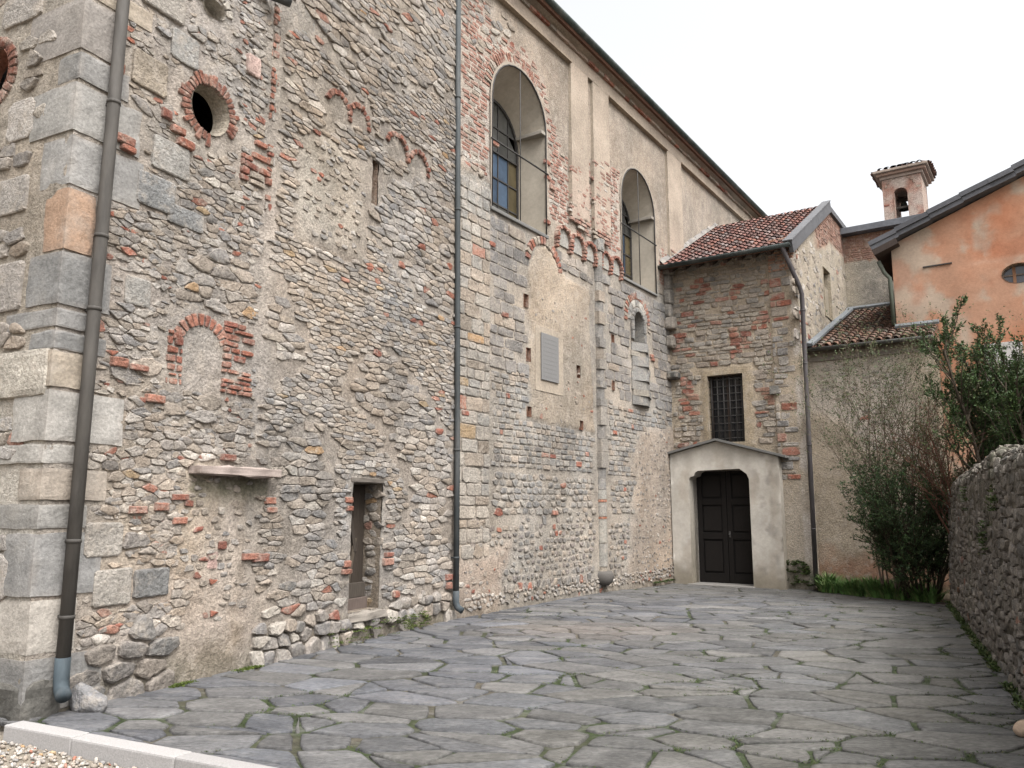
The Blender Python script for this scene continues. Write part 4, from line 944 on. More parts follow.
# ================================================================== THE SIDE CHAPEL
chapel = thing('side_chapel', 'low stone and brick side building with a tiled roof and a white porch door', 'building', FS(1.5, 0))
def chapel_walls():
    mb = MB()
    WIN = rect(.93, 1.78, 3.15, 4.74); DOOR = rect(.5, 1.92, -.1, 2.5)
    def w_pl(s, z): return sstep(.06, -.06, max(.80 - s, s - 2.0, 3.0 - z, z - 4.9) + .05 * fbm(s * 3, z * 3, 90))
    def w_low(s, z): return sstep(.2, -.2, max(2.4 - s, z - 2.2 - .5 * nz(s * 2, z)) + .25 * fbm(s * 2, z * 2, 91))
    def hf(s, z):
        v = .010 * fbm(s * 1.3, z * 1.3, 92) + .007 * fbm(s * 7, z * 7, 93) + .035 * w_pl(s, z)
        if s > 2.5: v += .05
        return v * (1 if .05 < s < 3.08 else .3)
    def cf(s, z):
        c = lerp((.46, .38, .285), (.38, .315, .24), clamp(.5 + fbm(s, z, 94)))
        c = lerp(c, (.40, .325, .23), w_pl(s, z)); c = lerp(c, (.46, .41, .345), .5 * w_low(s, z))
        if s > 2.98: c = lerp(c, (.55, .49, .43), sstep(-.3, .2, nz(z * 2, s * 3)))
        c = lerp(c, (.13, .13, .09), .6 * sstep(.6, 0, z))
        return mulc(c, 1 + .1 * fbm(s * 9, z * 9, 5))
    sheet(mb, FS, [(0, -.1), (3.12, -.1), (3.12, 7.75), (0, 7.75)], [WIN, DOOR], .06, hf, cf)
    reveal(mb, FS, WIN, .03, -.25, (.37, .30, .22)); reveal(mb, FS, DOOR, .03, -.3, (.4, .37, .33))
    ok = lambda s, z: .03 < s < 2.48 and z > .1 and w_pl(s, z) < .5 and not (z < 3.0 and s < 2.48)
    def cS(s, z):
        if nz(s * 1.5, z * 1.5, 95) > .24 and rnd.random() < .65: return pick([(BRICK, 3), ([(.40, .2, .13)], 1)])
        return pick([([(.34, .305, .255), (.30, .28, .25), (.39, .34, .28), (.42, .37, .30), (.26, .245, .22)], 7), (TAN, 3), (BRICK, 1.5), (DARK, .2)])
    put(mb, FS, courses(.0, 2.5, .1, 7.7, .24, .105, .6, .4, .018, .05), ok, (.006, .034), cS, .012, hf, False, drop=.03, holes=[WIN, DOOR], tilt=.12)
    okq = lambda s, z: 2.50 < s < 2.99 and z > .1 and w_low(s, z) < .7
    put(mb, FS, courses(2.5, 3.0, .1, 7.6, .36, .15, .4, .5, .008), okq, (.008, .03), lambda s, z: pick([(GREY, 6), (TAN, 2), (BRICK, 3)]), .016, hf, True, drop=.05, strict=.9)
    put(mb, FS, courses(2.5, 3.1, 7.0, 7.7, .24, .075), lambda s, z: s < 3.1, (.01, .03), lambda s, z: pick([([(.42, .2, .11), (.38, .16, .09)], 1)]), .012, hf, True, drop=.1)
    slab(mb, FS, rect(2.42, 2.6, 4.18, 4.36), 0, .14, (.22, .21, .19)); 
    o = mb.build('stone_wall', M_MAS, chapel)
    mb = MB()                                               # end wall to the right
    NI = rect(2.60, 3.35, 6.45, 7.74)
    def hE(s, z): return .014 * fbm(s * 2, z * 2, 96) + .01 * fbm(s * 6, z * 6, 97)
    def top(s): return 7.55 + (s) * .545 if s < 3.6 else 9.55
    def brk(s, z): return sstep(.06, -.06, top(s) - .85 + .3 * sstep(3.4, 1.5, s) - z) * sstep(1.6, 2.4, s)
    def cE(s, z):
        c = lerp((.45, .39, .31), (.39, .335, .26), clamp(.5 + fbm(s, z, 98))); c = lerp(c, (.30, .27, .22), .5 * clamp(fbm(s * 2.2, z * .7, 99) * 1.5)); return lerp(c, (.34, .20, .14), brk(s, z))
    sheet(mb, FE, [(0, -.1), (6, -.1), (6, 9.55), (3.6, 9.52), (0, 7.55)], [NI], .09, hE, cE)
    reveal(mb, FE, NI, .02, -.3, (.42, .36, .27)); slab(mb, FE, NI, -.36, -.3, (.40, .34, .26))
    put(mb, FE, voronoi(0, 5.4, 5, 9.4, .3, .16, .5), lambda s, z: z < top(s) - .15 and brk(s, z) < .3, (.0, .008), lambda s, z: pick([(TAN, 4), (GREY, 3), (PALE, 2), (BRICK, .3)]), .05, hE, drop=.45, holes=[NI], tilt=.02)
    put(mb, FE, courses(1.6, 5.4, 7.9, 9.6, .24, .075), lambda s, z: brk(s, z) > .6 and z < top(s) - .03, (.005, .014), lambda s, z: pick([([(.29, .13, .09), (.25, .11, .075), (.33, .16, .11)], 1)]), .012, hE, True)
    put(mb, FE, courses(.0, .25, 5.2, 7.5, .22, .11, .5, .5), lambda s, z: nz(z * 1.5, 4) > -.1, (.0, .02), lambda s, z: pick([(BRICK, 2), (PALE, 2), (TAN, 1)]), .02, hE, True)
    mb.build('end_wall', M_MAS, chapel)
    m = MB(); m.box(FS, .02, 3.06, -5.9, -.5, 0, 7.3, (.3, .26, .2)); m.build('chapel_body', M_PLA, chapel)
chapel_walls()
def chapel_roof():
    b, a = Vector((.5, 7.47)), Vector((-3.6, 9.71))      # (h towards viewer, z)
    L_ = (a - b).length; v = (-FS.n * (b.x - a.x) + UP * (a.y - b.y)) / L_; n = nM.cross(v).normalized()
    if n.z < 0: n = -n
    rf = tile_roof('roof', FS(.02, b.y, b.x), nM, v, n, 3.12, L_, chapel, [(.185, .095, .08), (.16, .085, .073), (.20, .125, .108), (.14, .085, .075), (.17, .12, .108), (.12, .08, .073), (.21, .105, .082), (.19, .15, .14)], .165, .30, .07)
    P = lambda x, t, h: FS(0, b.y, b.x) + nM * x + v * t + n * h
    m = MB()
    V = [P(x, t, h) for x in (3.11, 3.20) for t, h in ((-.06, .07), (L_ + .06, .07), (L_ + .06, -.20), (-.06, -.20))]
    m.add(V, [(0, 1, 2, 3), (7, 6, 5, 4), (0, 4, 5, 1), (1, 5, 6, 2), (2, 6, 7, 3), (3, 7, 4, 0)], (.105, .105, .11))
    V = [P(x, t, h) for x in (3.0, 3.215) for t, h in ((-.08, .10), (L_ + .08, .10), (L_ + .08, .072), (-.08, .072))]
    m.add(V, [(0, 1, 2, 3), (7, 6, 5, 4), (0, 4, 5, 1), (1, 5, 6, 2), (2, 6, 7, 3), (3, 7, 4, 0)], (.13, .13, .135))
    m.build('barge_board', M_LEAD, chapel)
    m = MB()                                               # flat rear top with its coping
    m.box(FE, 3.6, 6.0, -3.2, .07, 9.55, 9.70, (.13, .13, .135)); m.build('roof_coping', M_LEAD, chapel)
    m = MB()                                               # flashing against the nave wall
    K = 24
    for i in range(K):
        t0, t1 = L_ * i / K, L_ * (i + 1) / K
        p0, p1 = P(0, t0, .0), P(0, t1, .0); e = rnd.uniform(.13, .2)
        m.add([p0 + nM * .01, p1 + nM * .01, p1 + nM * .012 + UP * e, p0 + nM * .012 + UP * e, p0 + nM * .11 + UP * .06, p1 + nM * .11 + UP * .06], [(0, 1, 2, 3), (0, 4, 5, 1), (3, 2, 5, 4)], mulc((.25, .235, .22), rnd.uniform(.85, 1.1)))
    m.build('flashing', M_PLA, chapel)
    m = MB()
    for i in range(9):                                     # rafter ends
        x = .2 + i * .34; V = [P(x + dx, t, h) for dx in (0, .09) for t, h in ((.06, -.10), (1.0, -.10), (1.0, -.22), (.06, -.20))]
        m.add(V, [(0, 1, 2, 3), (7, 6, 5, 4), (0, 4, 5, 1), (1, 5, 6, 2), (2, 6, 7, 3), (3, 7, 4, 0)], (.07, .05, .04))
    V = [P(x, t, h) for x in (.0, 3.11) for t, h in ((-.02, -.092), (1.0, -.092), (1.0, -.099), (-.02, -.099))]
    m.add(V, [(0, 1, 2, 3), (7, 6, 5, 4), (0, 4, 5, 1), (1, 5, 6, 2), (2, 6, 7, 3), (3, 7, 4, 0)], (.08, .055, .045))
    m.build('rafters', M_WOOD, chapel)
    m = MB(); r = .075; V = []; n_ = 9
    for x in (-.02, 3.15):
        for k in range(n_): V.append(FS(x, 7.46 - r * math.sin(PI * k / (n_ - 1)), .565 - r * math.cos(PI * k / (n_ - 1))))
    m.add(V, [(k, k + 1, n_ + k + 1, n_ + k) for k in range(n_ - 1)], (.05, .06, .058), True); m.add(V[n_:], [tuple(range(n_))], (.05, .06, .058))
    g = m.build('gutter', M_PIPE, chapel); sm = g.modifiers.new('thick', 'SOLIDIFY'); sm.thickness = .008
    drainpipe('dark drainpipe bent back under the chapel eave', [FS(2.98, 7.42, .56), FS(3.0, 7.3, .52), FS(3.20, 6.55, .14), FS(3.23, 6.38, .09), FS(3.20, 3, .09), FS(3.18, .02, .09)], .05, (.07, .062, .064), None, chapel, (1.2, 3.0, 4.8, 6.0), FS)
chapel_roof()
def porch():
    m = MB()
    O = [(.06, -.1), (.50, -.1), (.50, 2.30), (.53, 2.36), (.62, 2.38), (.66, 2.46), (.74, 2.50), (1.70, 2.52), (1.78, 2.46), (1.86, 2.40), (1.91, 2.28), (1.91, -.1), (2.60, -.1), (2.58, 2.76), (1.20, 3.16), (.05, 2.90)]
    H = .30
    def cf(s, z):
        c = lerp((.62, .575, .51), (.52, .475, .41), clamp(.4 + fbm(s * 1.3, z * 1.3, 101)))
        c = lerp(c, (.34, .31, .275), .8 * sstep(.18, .30, fbm(s * 2.4, z * 2.4, 102)) * sstep(1.7, 2.2, s)); c = lerp(c, (.42, .36, .29), .45 * sstep(.1, .4, fbm(s * 3.5, z * 1.2, 109))); c = lerp(c, (.27, .23, .17), .8 * sstep(.55, .0, z + .22 * fbm(s * 4, z * 4, 107))); c = lerp(c, (.36, .33, .28), .6 * sstep(2.45, 3.1, z + .5 * fbm(s * 5, z * .8, 108)))
        return c
    sheet(m, lambda x, z, h=0: FS(x, z, H + h), O, [], .07, lambda s, z: .006 * fbm(s * 3, z * 3, 103), cf)
    n = len(O); V = [FS(a, b, H) for a, b in O] + [FS(a, b, -.12 if 1 <= i <= 11 else .0) for i, (a, b) in enumerate(O)]
    m.add(V, [(i, n + i, n + (i + 1) % n, (i + 1) % n) for i in range(n)], cols=[mulc(cf(a, b), .97) for a, b in O] * 2)
    p = m.build('porch_surround', M_STU, chapel)
    m = MB()
    for a, b in (((-.06, 2.885), (1.20, 3.172)), ((1.20, 3.172), (2.76, 2.725))):
        V = [FS(x, z + dz, h) for dz in (0, .05) for (x, z), h in ((a, .0), (b, .0), (b, H + .10), (a, H + .10))]
        m.add(V, [(0, 3, 2, 1), (4, 5, 6, 7), (0, 1, 5, 4), (1, 2, 6, 5), (2, 3, 7, 6), (3, 0, 4, 7)], (.17, .165, .155))
    m.build('porch_cap', M_GRAN, p)
    m = MB(); m.box(FS, .42, 1.95, -.2, H + .12, -.12, -.055, (.27, .255, .235), .01, .004); m.build('door_step', M_GRAN, chapel)
    x0, x1, xm = .50, 1.91, 1.22
    m = MB(); m.box(FS, x0, x1, -.26, -.20, -.06, 2.6, (.012, .010, .009)); d = m.build('double_door', M_WOOD, chapel); d['label'] = 'dark brown panelled double door'
    for a, b in ((x0 + .01, xm - .006), (xm + .006, x1 - .01)):
        m = MB(); c = (.013, .0105, .009); st = .11
        rails = [-.045, .16, .93, 1.08, 1.72, 1.86, 2.44, 2.56]
        m.box(FS, a, a + st, -.198, -.155, -.045, 2.56, c, .006); m.box(FS, b - st, b, -.198, -.155, -.045, 2.56, c, .006)
        for k in range(0, 8, 2): m.box(FS, a + st + .002, b - st - .002, -.198, -.157, rails[k], rails[k + 1], c, .006)
        for k in range(1, 7, 2): m.box(FS, a + st + .03, b - st - .03, -.198, -.172, rails[k] + .04, rails[k + 1] - .04, mulc(c, 1.15), .012)
        m.build('door_leaf', M_WOOD, d)
    m = MB(); m.box(FS, xm + .03, xm + .07, -.154, -.14, .98, 1.12, (.09, .085, .08), .003); m.tube([FS(xm + .05, 1.05, -.14), FS(xm + .05, 1.05, -.10)], .018, 8, (.12, .115, .11)); m.build('handle', M_PIPE, d)
    # barred window above
    m = MB(); m.box(FS, .93, 1.78, -.27, -.22, 3.1, 4.8, (.012, .013, .016)); w = m.build('barred_window', M_PANE, chapel)
    m = MB()
    for i in range(6): x = .99 + i * .146; m.tube([FS(x, 3.12, -.08), FS(x, 4.76, -.08)], .012, 6, (.06, .04, .035))
    for i in range(9): z = 3.25 + i * .175; m.tube([FS(.92, z, -.075), FS(1.79, z, -.075)], .009, 6, (.06, .04, .035))
    m.build('iron_bar', M_IRON, w)
    m = MB(); m.box(FS, .94, .98, -.22, -.15, 3.15, 4.74, (.05, .035, .028)); m.box(FS, 1.73, 1.77, -.22, -.15, 3.15, 4.74, (.05, .035, .028)); m.box(FS, .98, 1.73, -.22, -.15, 4.70, 4.74, (.05, .035, .028)); m.box(FS, 1.335, 1.375, -.219, -.155, 3.15, 4.70, (.05, .035, .028)); m.build('window_frame', M_WOOD, w)
    # stray rock and brick lying on the porch cap
porch()
def loose_rock(name, loc, s, col, label, cat, mat, seed=1, rugged=False):
    bm = bmesh.new(); bmesh.ops.create_icosphere(bm, subdivisions=4, radius=1)
    for v in bm.verts:
        p = v.co.copy(); q = 1.
        if rugged:
            for k in range(9):
                d = Vector((nz(k * 3.1, seed), nz(seed, k * 2.7), nz(k * 1.9, 5, seed))).normalized(); e = p.dot(d); q = min(q, (.66 + .1 * nz(k, seed * 2)) / e) if e > .01 else q
        v.co = Vector((p.x * s[0], p.y * s[1], p.z * s[2])) * q * (1 + .14 * noise.noise(p * 1.4 + Vector((seed, 0, 0))) + .04 * noise.noise(p * 4))
    me = bpy.data.meshes.new(name); bm.to_mesh(me); bm.free()
    a = me.color_attributes.new('Col', 'FLOAT_COLOR', 'POINT')
    for i, v in enumerate(me.vertices): k = 1 + .15 * noise.noise(v.co * 20); k *= ALB; a.data[i].color = (col[0] * k, col[1] * k, col[2] * k, 1)
    for p in me.polygons: p.use_smooth = True
    me.materials.append(mat); o = bpy.data.objects.new(name, me); C.objects.link(o); o.location = loc
    return tag(o, label, cat)
loose_rock('field_stone', FS(.36, 3.105, .17), (.17, .10, .085), (.16, .085, .065), 'reddish brown stone lying on the left slope of the porch cap', 'stone', M_MAS, 5, True)
loose_rock('cobblestone', (3.70, 6.02, .055), (.115, .08, .07), (.50, .37, .27), 'smooth tan cobble lying on the flags by the right wall', 'stone', M_GRAN, 2)
loose_rock('field_stone', FL(-6.06, .06, .16), (.17, .11, .16), (.24, .235, .235), 'grey boulder beside the foot of the thick drainpipe', 'stone', M_MAS, 8, True)

# ================================================================== LEAN-TO BETWEEN CHAPEL AND ORANGE HOUSE
lean = thing('lean_to', 'plastered lean-to with a low tiled roof between chapel and orange house', 'building', FS(4.4, 0, -.5))
LH = -.5
def lean_to():
    mb = MB(); F_ = lambda x, z, h=0: FS(x, z, LH + h)
    def w_r(s, z): return sstep(.25, -.25, max(3.2 - s, s - 5.2, 2.6 + .7 * (5 - s) - z) + .45 * fbm(s * 1.1, z * 1.1, 111))
    def hf(s, z): return .010 * fbm(s * 1.3, z * 1.3, 112) + .006 * fbm(s * 7, z * 7, 113) + .03 * (1 - w_r(s, z))
    def cf(s, z):
        c = lerp((.44, .37, .285), (.37, .31, .235), clamp(.5 + fbm(s * .8, z * .8, 114))); c = lerp(c, (.50, .44, .375), w_r(s, z)); c = lerp(c, (.34, .17, .105), .75 * sstep(.8, .3, z + .3 * fbm(s * 1.5, z * 2, 115))); c = lerp(c, (.1, .1, .06), .6 * sstep(.25, 0, z)); return c
    sheet(mb, F_, rect(3.12, 5.68, -.1, 5.25), [], .08, hf, cf)
    put(mb, F_, voronoi(3.2, 5.6, 2.2, 5.1, .22, .11, .5), lambda s, z: w_r(s, z) > .5, (.004, .022), lambda s, z: pick([([(.36, .33, .29), (.42, .38, .33), (.31, .285, .26)], 5), (TAN, 2), (BRICK, .4)]), .04, hf, drop=.6)
    mb.box(FS, 3.15, 5.68, -5.2, LH - .02, 0, 5.2, (.32, .27, .2)); mb.build('plaster_wall', M_MAS, lean)
    m = MB(); m.box(F_, 3.18, 5.70, 0, .05, 4.92, 5.0, (.24, .21, .18), 0, .004); m.build('wall_band', M_PLA, lean)
    b, a = Vector((-.28, 5.22)), Vector((-5.3, 7.12)); L_ = (a - b).length
    v = (-FS.n * (b.x - a.x) + UP * (a.y - b.y)) / L_; n = nM.cross(v).normalized(); n = n if n.z > 0 else -n
    tl = [(.16, .095, .07), (.14, .09, .07), (.18, .12, .095), (.12, .085, .068), (.15, .115, .095), (.19, .115, .085), (.12, .105, .085)]
    tile_roof('roof', FS(3.14, b.y, b.x), nM, v, n, 1.78, L_, lean, tl, .17, .34, .072)
    Ls = 1.16; tile_roof('roof', FS(4.93, b.y, b.x), nM, v, n, .80, Ls, lean, tl, .16, .34, .07)
    P = lambda x, t, h: FS(0, b.y, b.x) + nM * x + v * t + n * h
    def strip(pts, h0, w, name, col=(.15, .16, .168)):
        m = MB(); V = []
        for x, t in pts: V += [P(x, t, h0)]
        (x0, t0), (x1, t1) = pts
        dx, dt = x1 - x0, t1 - t0; l = math.hypot(dx, dt); px, pt = -dt / l * w, dx / l * w
        V = [P(x0, t0, h0), P(x1, t1, h0), P(x1 + px, t1 + pt, h0 + .03), P(x0 + px, t0 + pt, h0 + .03), P(x0, t0, h0 - .05), P(x1, t1, h0 - .05), P(x1 + px, t1 + pt, h0 - .05), P(x0 + px, t0 + pt, h0 - .05)]
        m.add(V, [(0, 1, 2, 3), (7, 6, 5, 4), (0, 4, 5, 1), (1, 5, 6, 2), (2, 6, 7, 3), (3, 7, 4, 0)], col); return m.build(name, M_LEAD, lean)
    strip([(3.32, -.02), (3.32, L_)], .085, .13, 'roof_flashing'); strip([(3.14, L_ - .14), (4.95, L_ - .14)], .09, .12, 'roof_flashing'); strip([(4.88, Ls - .10), (5.76, Ls - .10)], .09, .14, 'roof_flashing')
    m = MB(); r = .065; V = []; n_ = 9
    for x in (3.16, 5.74):
        for k in range(n_): V.append(FS(x, 5.19 - r * math.sin(PI * k / (n_ - 1)), -.225 - r * math.cos(PI * k / (n_ - 1))))
    m.add(V, [(k, k + 1, n_ + k + 1, n_ + k) for k in range(n_ - 1)], (.075, .075, .07), True); g = m.build('gutter', M_PIPE, lean); sm = g.modifiers.new('thick', 'SOLIDIFY'); sm.thickness = .008
    m = MB(); V = [P(x, t, h) for x in (3.14, 5.72) for t, h in ((.0, -.095), (.4, -.095), (.4, -.2), (.0, -.16))]
    m.add(V, [(0, 1, 2, 3), (7, 6, 5, 4), (0, 4, 5, 1), (1, 5, 6, 2), (2, 6, 7, 3), (3, 7, 4, 0)], (.09, .07, .055)); m.build('eave_boards', M_WOOD, lean)
lean_to()

# ================================================================== BUILDING BEHIND
rear = thing('rear_building', 'grey plastered wall with a brick top behind the lean-to roof', 'building', FS(4, 0, -5.4))
def rear_building():
    mb = MB(); F_ = lambda x, z, h=0: FS(x, z, -5.36 + h)
    def cf(s, z):
        t = 8.52 + .03 * nz(s * 3, 1)
        if z > t: return (.31, .19, .135)
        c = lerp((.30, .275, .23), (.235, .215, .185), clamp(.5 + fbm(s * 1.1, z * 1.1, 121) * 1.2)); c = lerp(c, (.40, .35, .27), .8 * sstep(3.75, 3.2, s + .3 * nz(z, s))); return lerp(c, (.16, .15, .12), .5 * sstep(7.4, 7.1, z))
    sheet(mb, F_, rect(3.0, 7, 0, 9.3), [], .1, lambda s, z: .012 * fbm(s * 2, z * 2, 122), cf)
    put(mb, F_, courses(3.0, 6, 8.5, 9.3, .24, .075), lambda s, z: 8.56 < z < 9.26, (.004, .014), lambda s, z: pick([([(.29, .13, .09), (.25, .11, .075), (.33, .17, .12)], 1)]), .012, 0, True)
    mb.box(FS, 3.0, 9, -9, -5.4, 0, 9.25, (.3, .27, .22)); mb.build('wall', M_MAS, rear)
    m = MB(); m.box(FS, 2.9, 9, -9, -5.1, 9.32, 9.50, (.13, .135, .15), .01); m.build('roof_edge', M_LEAD, rear)
rear_building()
tower = thing('bell_turret', 'small square brick bell turret with a tiled cap rising behind the roofs', 'turret', FS(4.85, 9.4, -6.5))
def turret():
    H0 = -6.0; F_ = lambda x, z, h=0: FS(x, z, H0 + h); x0, x1 = 4.16, 5.18; zt = 11.0
    OP = [(4.44, 9.5), (4.80, 9.5)] + [(4.62 + .18 * math.cos(PI * i / 10), 10.50 + .18 * math.sin(PI * i / 10)) for i in range(11)]
    mb = MB()
    def cf(s, z): return lerp((.50, .40, .345), (.38, .215, .165), clamp(.5 + 1.6 * fbm(s * 2.5, z * 2.5, 131)))
    for k, (fr_, hole) in enumerate(((F_, True), (lambda x, z, h=0: FS(x, z, H0 - 1.18 - h), True))):
        sheet(mb, fr_, rect(x0, x1, 9.4, zt), [OP], .07, lambda s, z: .008 * fbm(s * 4, z * 4, 132), cf)
    reveal(mb, F_, OP, .01, -.3, (.36, .22, .17)); reveal(mb, lambda x, z, h=0: FS(x, z, H0 - .88 + h), OP, .01, -.3, (.36, .22, .17))
    for xa in (x0, x1 - .3): pass
    mb.box(FS, x0 + .012, x0 + .3, H0 - 1.17, H0 - .01, 9.4, zt - .02, (.47, .33, .27)); mb.box(FS, x1 - .3, x1 - .012, H0 - 1.17, H0 - .01, 9.4, zt - .02, (.47, .36, .30))
    mb.box(FS, x0 + .3, x1 - .3, H0 - 1.16, H0 - .02, 10.70, zt - .03, (.4, .3, .25))
    ok = lambda s, z: (abs(s - 4.62) > .30 or z > 10.85) and fbm(s * 2.5, z * 2.5, 131) > -.08 and x0 + .02 < s < x1 - .02 and z < zt - .1
    put(mb, F_, courses(x0, x1, 9.4, zt, .22, .08), ok, (.002, .014), lambda s, z: pick([(BRICK, 3), (PALE, 1.2), (TAN, 1)]), .018, 0, True, holes=[OP], drop=.15)
    for p in arc(4.62, 10.62, .38, .42, .3, PI - .3, 10, .1): stone(mb, F_, p, .02, (.40, .30, .24), 0, True)
    mb.build('wall', M_MAS, tower)
    m = MB()
    for i, (e, z0, z1, c) in enumerate(((.05, zt, zt + .09, (.42, .34, .29)), (.13, zt + .09, zt + .17, (.36, .25, .20)), (.20, zt + .17, zt + .24, (.38, .31, .26)))): m.box(FS, x0 - e, x1 + e, H0 - 1.18 - e, H0 + e, z0 + .001, z1, c, .012, .004)
    m.build('cornice', M_STU, tower)
    cx, ch = (x0 + x1) / 2, H0 - .59; w = (x1 - x0) / 2 + .25; zc = zt + .25; apex = FS(cx, zc + .30, ch)
    corners = [(-w, w), (w, w), (w, -w), (-w, -w)]; mb = MB()
    base = [FS(cx + a, zc, ch + b) for a, b in corners]; mb.add(base + [apex], [(0, 1, 4), (1, 2, 4), (2, 3, 4), (3, 0, 4), (3, 2, 1, 0)], (.15, .09, .07))
    cols = [(.12, .068, .055), (.15, .08, .066), (.10, .068, .058), (.17, .10, .08)]
    for k in range(4):
        A, B = base[k], base[(k + 1) % 4]; u = (B - A).normalized(); W = (B - A).length; mid = (A + B) / 2; v = (apex - mid); Lv = v.length; v.normalize(); n = u.cross(v).normalized(); n = n if n.z > 0 else -n
        nu = 9
        for i in range(nu):
            for j in range(4):
                a = (i + .5) / nu * W; b0 = j * Lv / 4 - .03 + rnd.uniform(-.02, .02); b1 = b0 + Lv / 4 + .08
                if abs(a - W / 2) > (W / 2) * (1 - b1 / Lv) + .08: continue
                c = rnd.choice(cols); V = []
                for bb, r, hh in ((b0, .075, .012), (b1, .06, 0)):
                    for q in range(6): V.append(A + u * (a + r * math.cos(PI * q / 5)) + v * bb + n * (r * .7 * math.sin(PI * q / 5) + hh))
                mb.add(V, [(q, q + 1, 7 + q, 6 + q) for q in range(5)], c, True)
    mb.build('tiled_cap', M_TILE, tower)
    m = MB(); prof = [(.02, 10.46), (.06, 10.45), (.085, 10.38), (.10, 10.28), (.14, 10.22), (.15, 10.20)]; V = []; n = 14
    for r, z in prof:
        for i in range(n): V.append(FS(4.62 + r * math.cos(2 * PI * i / n), z, ch + r * math.sin(2 * PI * i / n)))
    m.add(V, [(j * n + i, j * n + (i + 1) % n, (j + 1) * n + (i + 1) % n, (j + 1) * n + i) for j in range(len(prof) - 1) for i in range(n)], (.05, .055, .045), True); m.build('bell', M_PIPE, tower)
    m = MB(); m.box(FS, 4.32, 4.92, ch - .05, ch + .05, 10.46, 10.55, (.06, .045, .035)); m.build('bell_yoke', M_WOOD, tower); m = MB(); m.box(FS, 4.42, 4.82, H0 - .2, H0 - .14, 10.12, 10.17, (.08, .07, .06)); m.build('tie_beam', M_WOOD, tower)
turret()

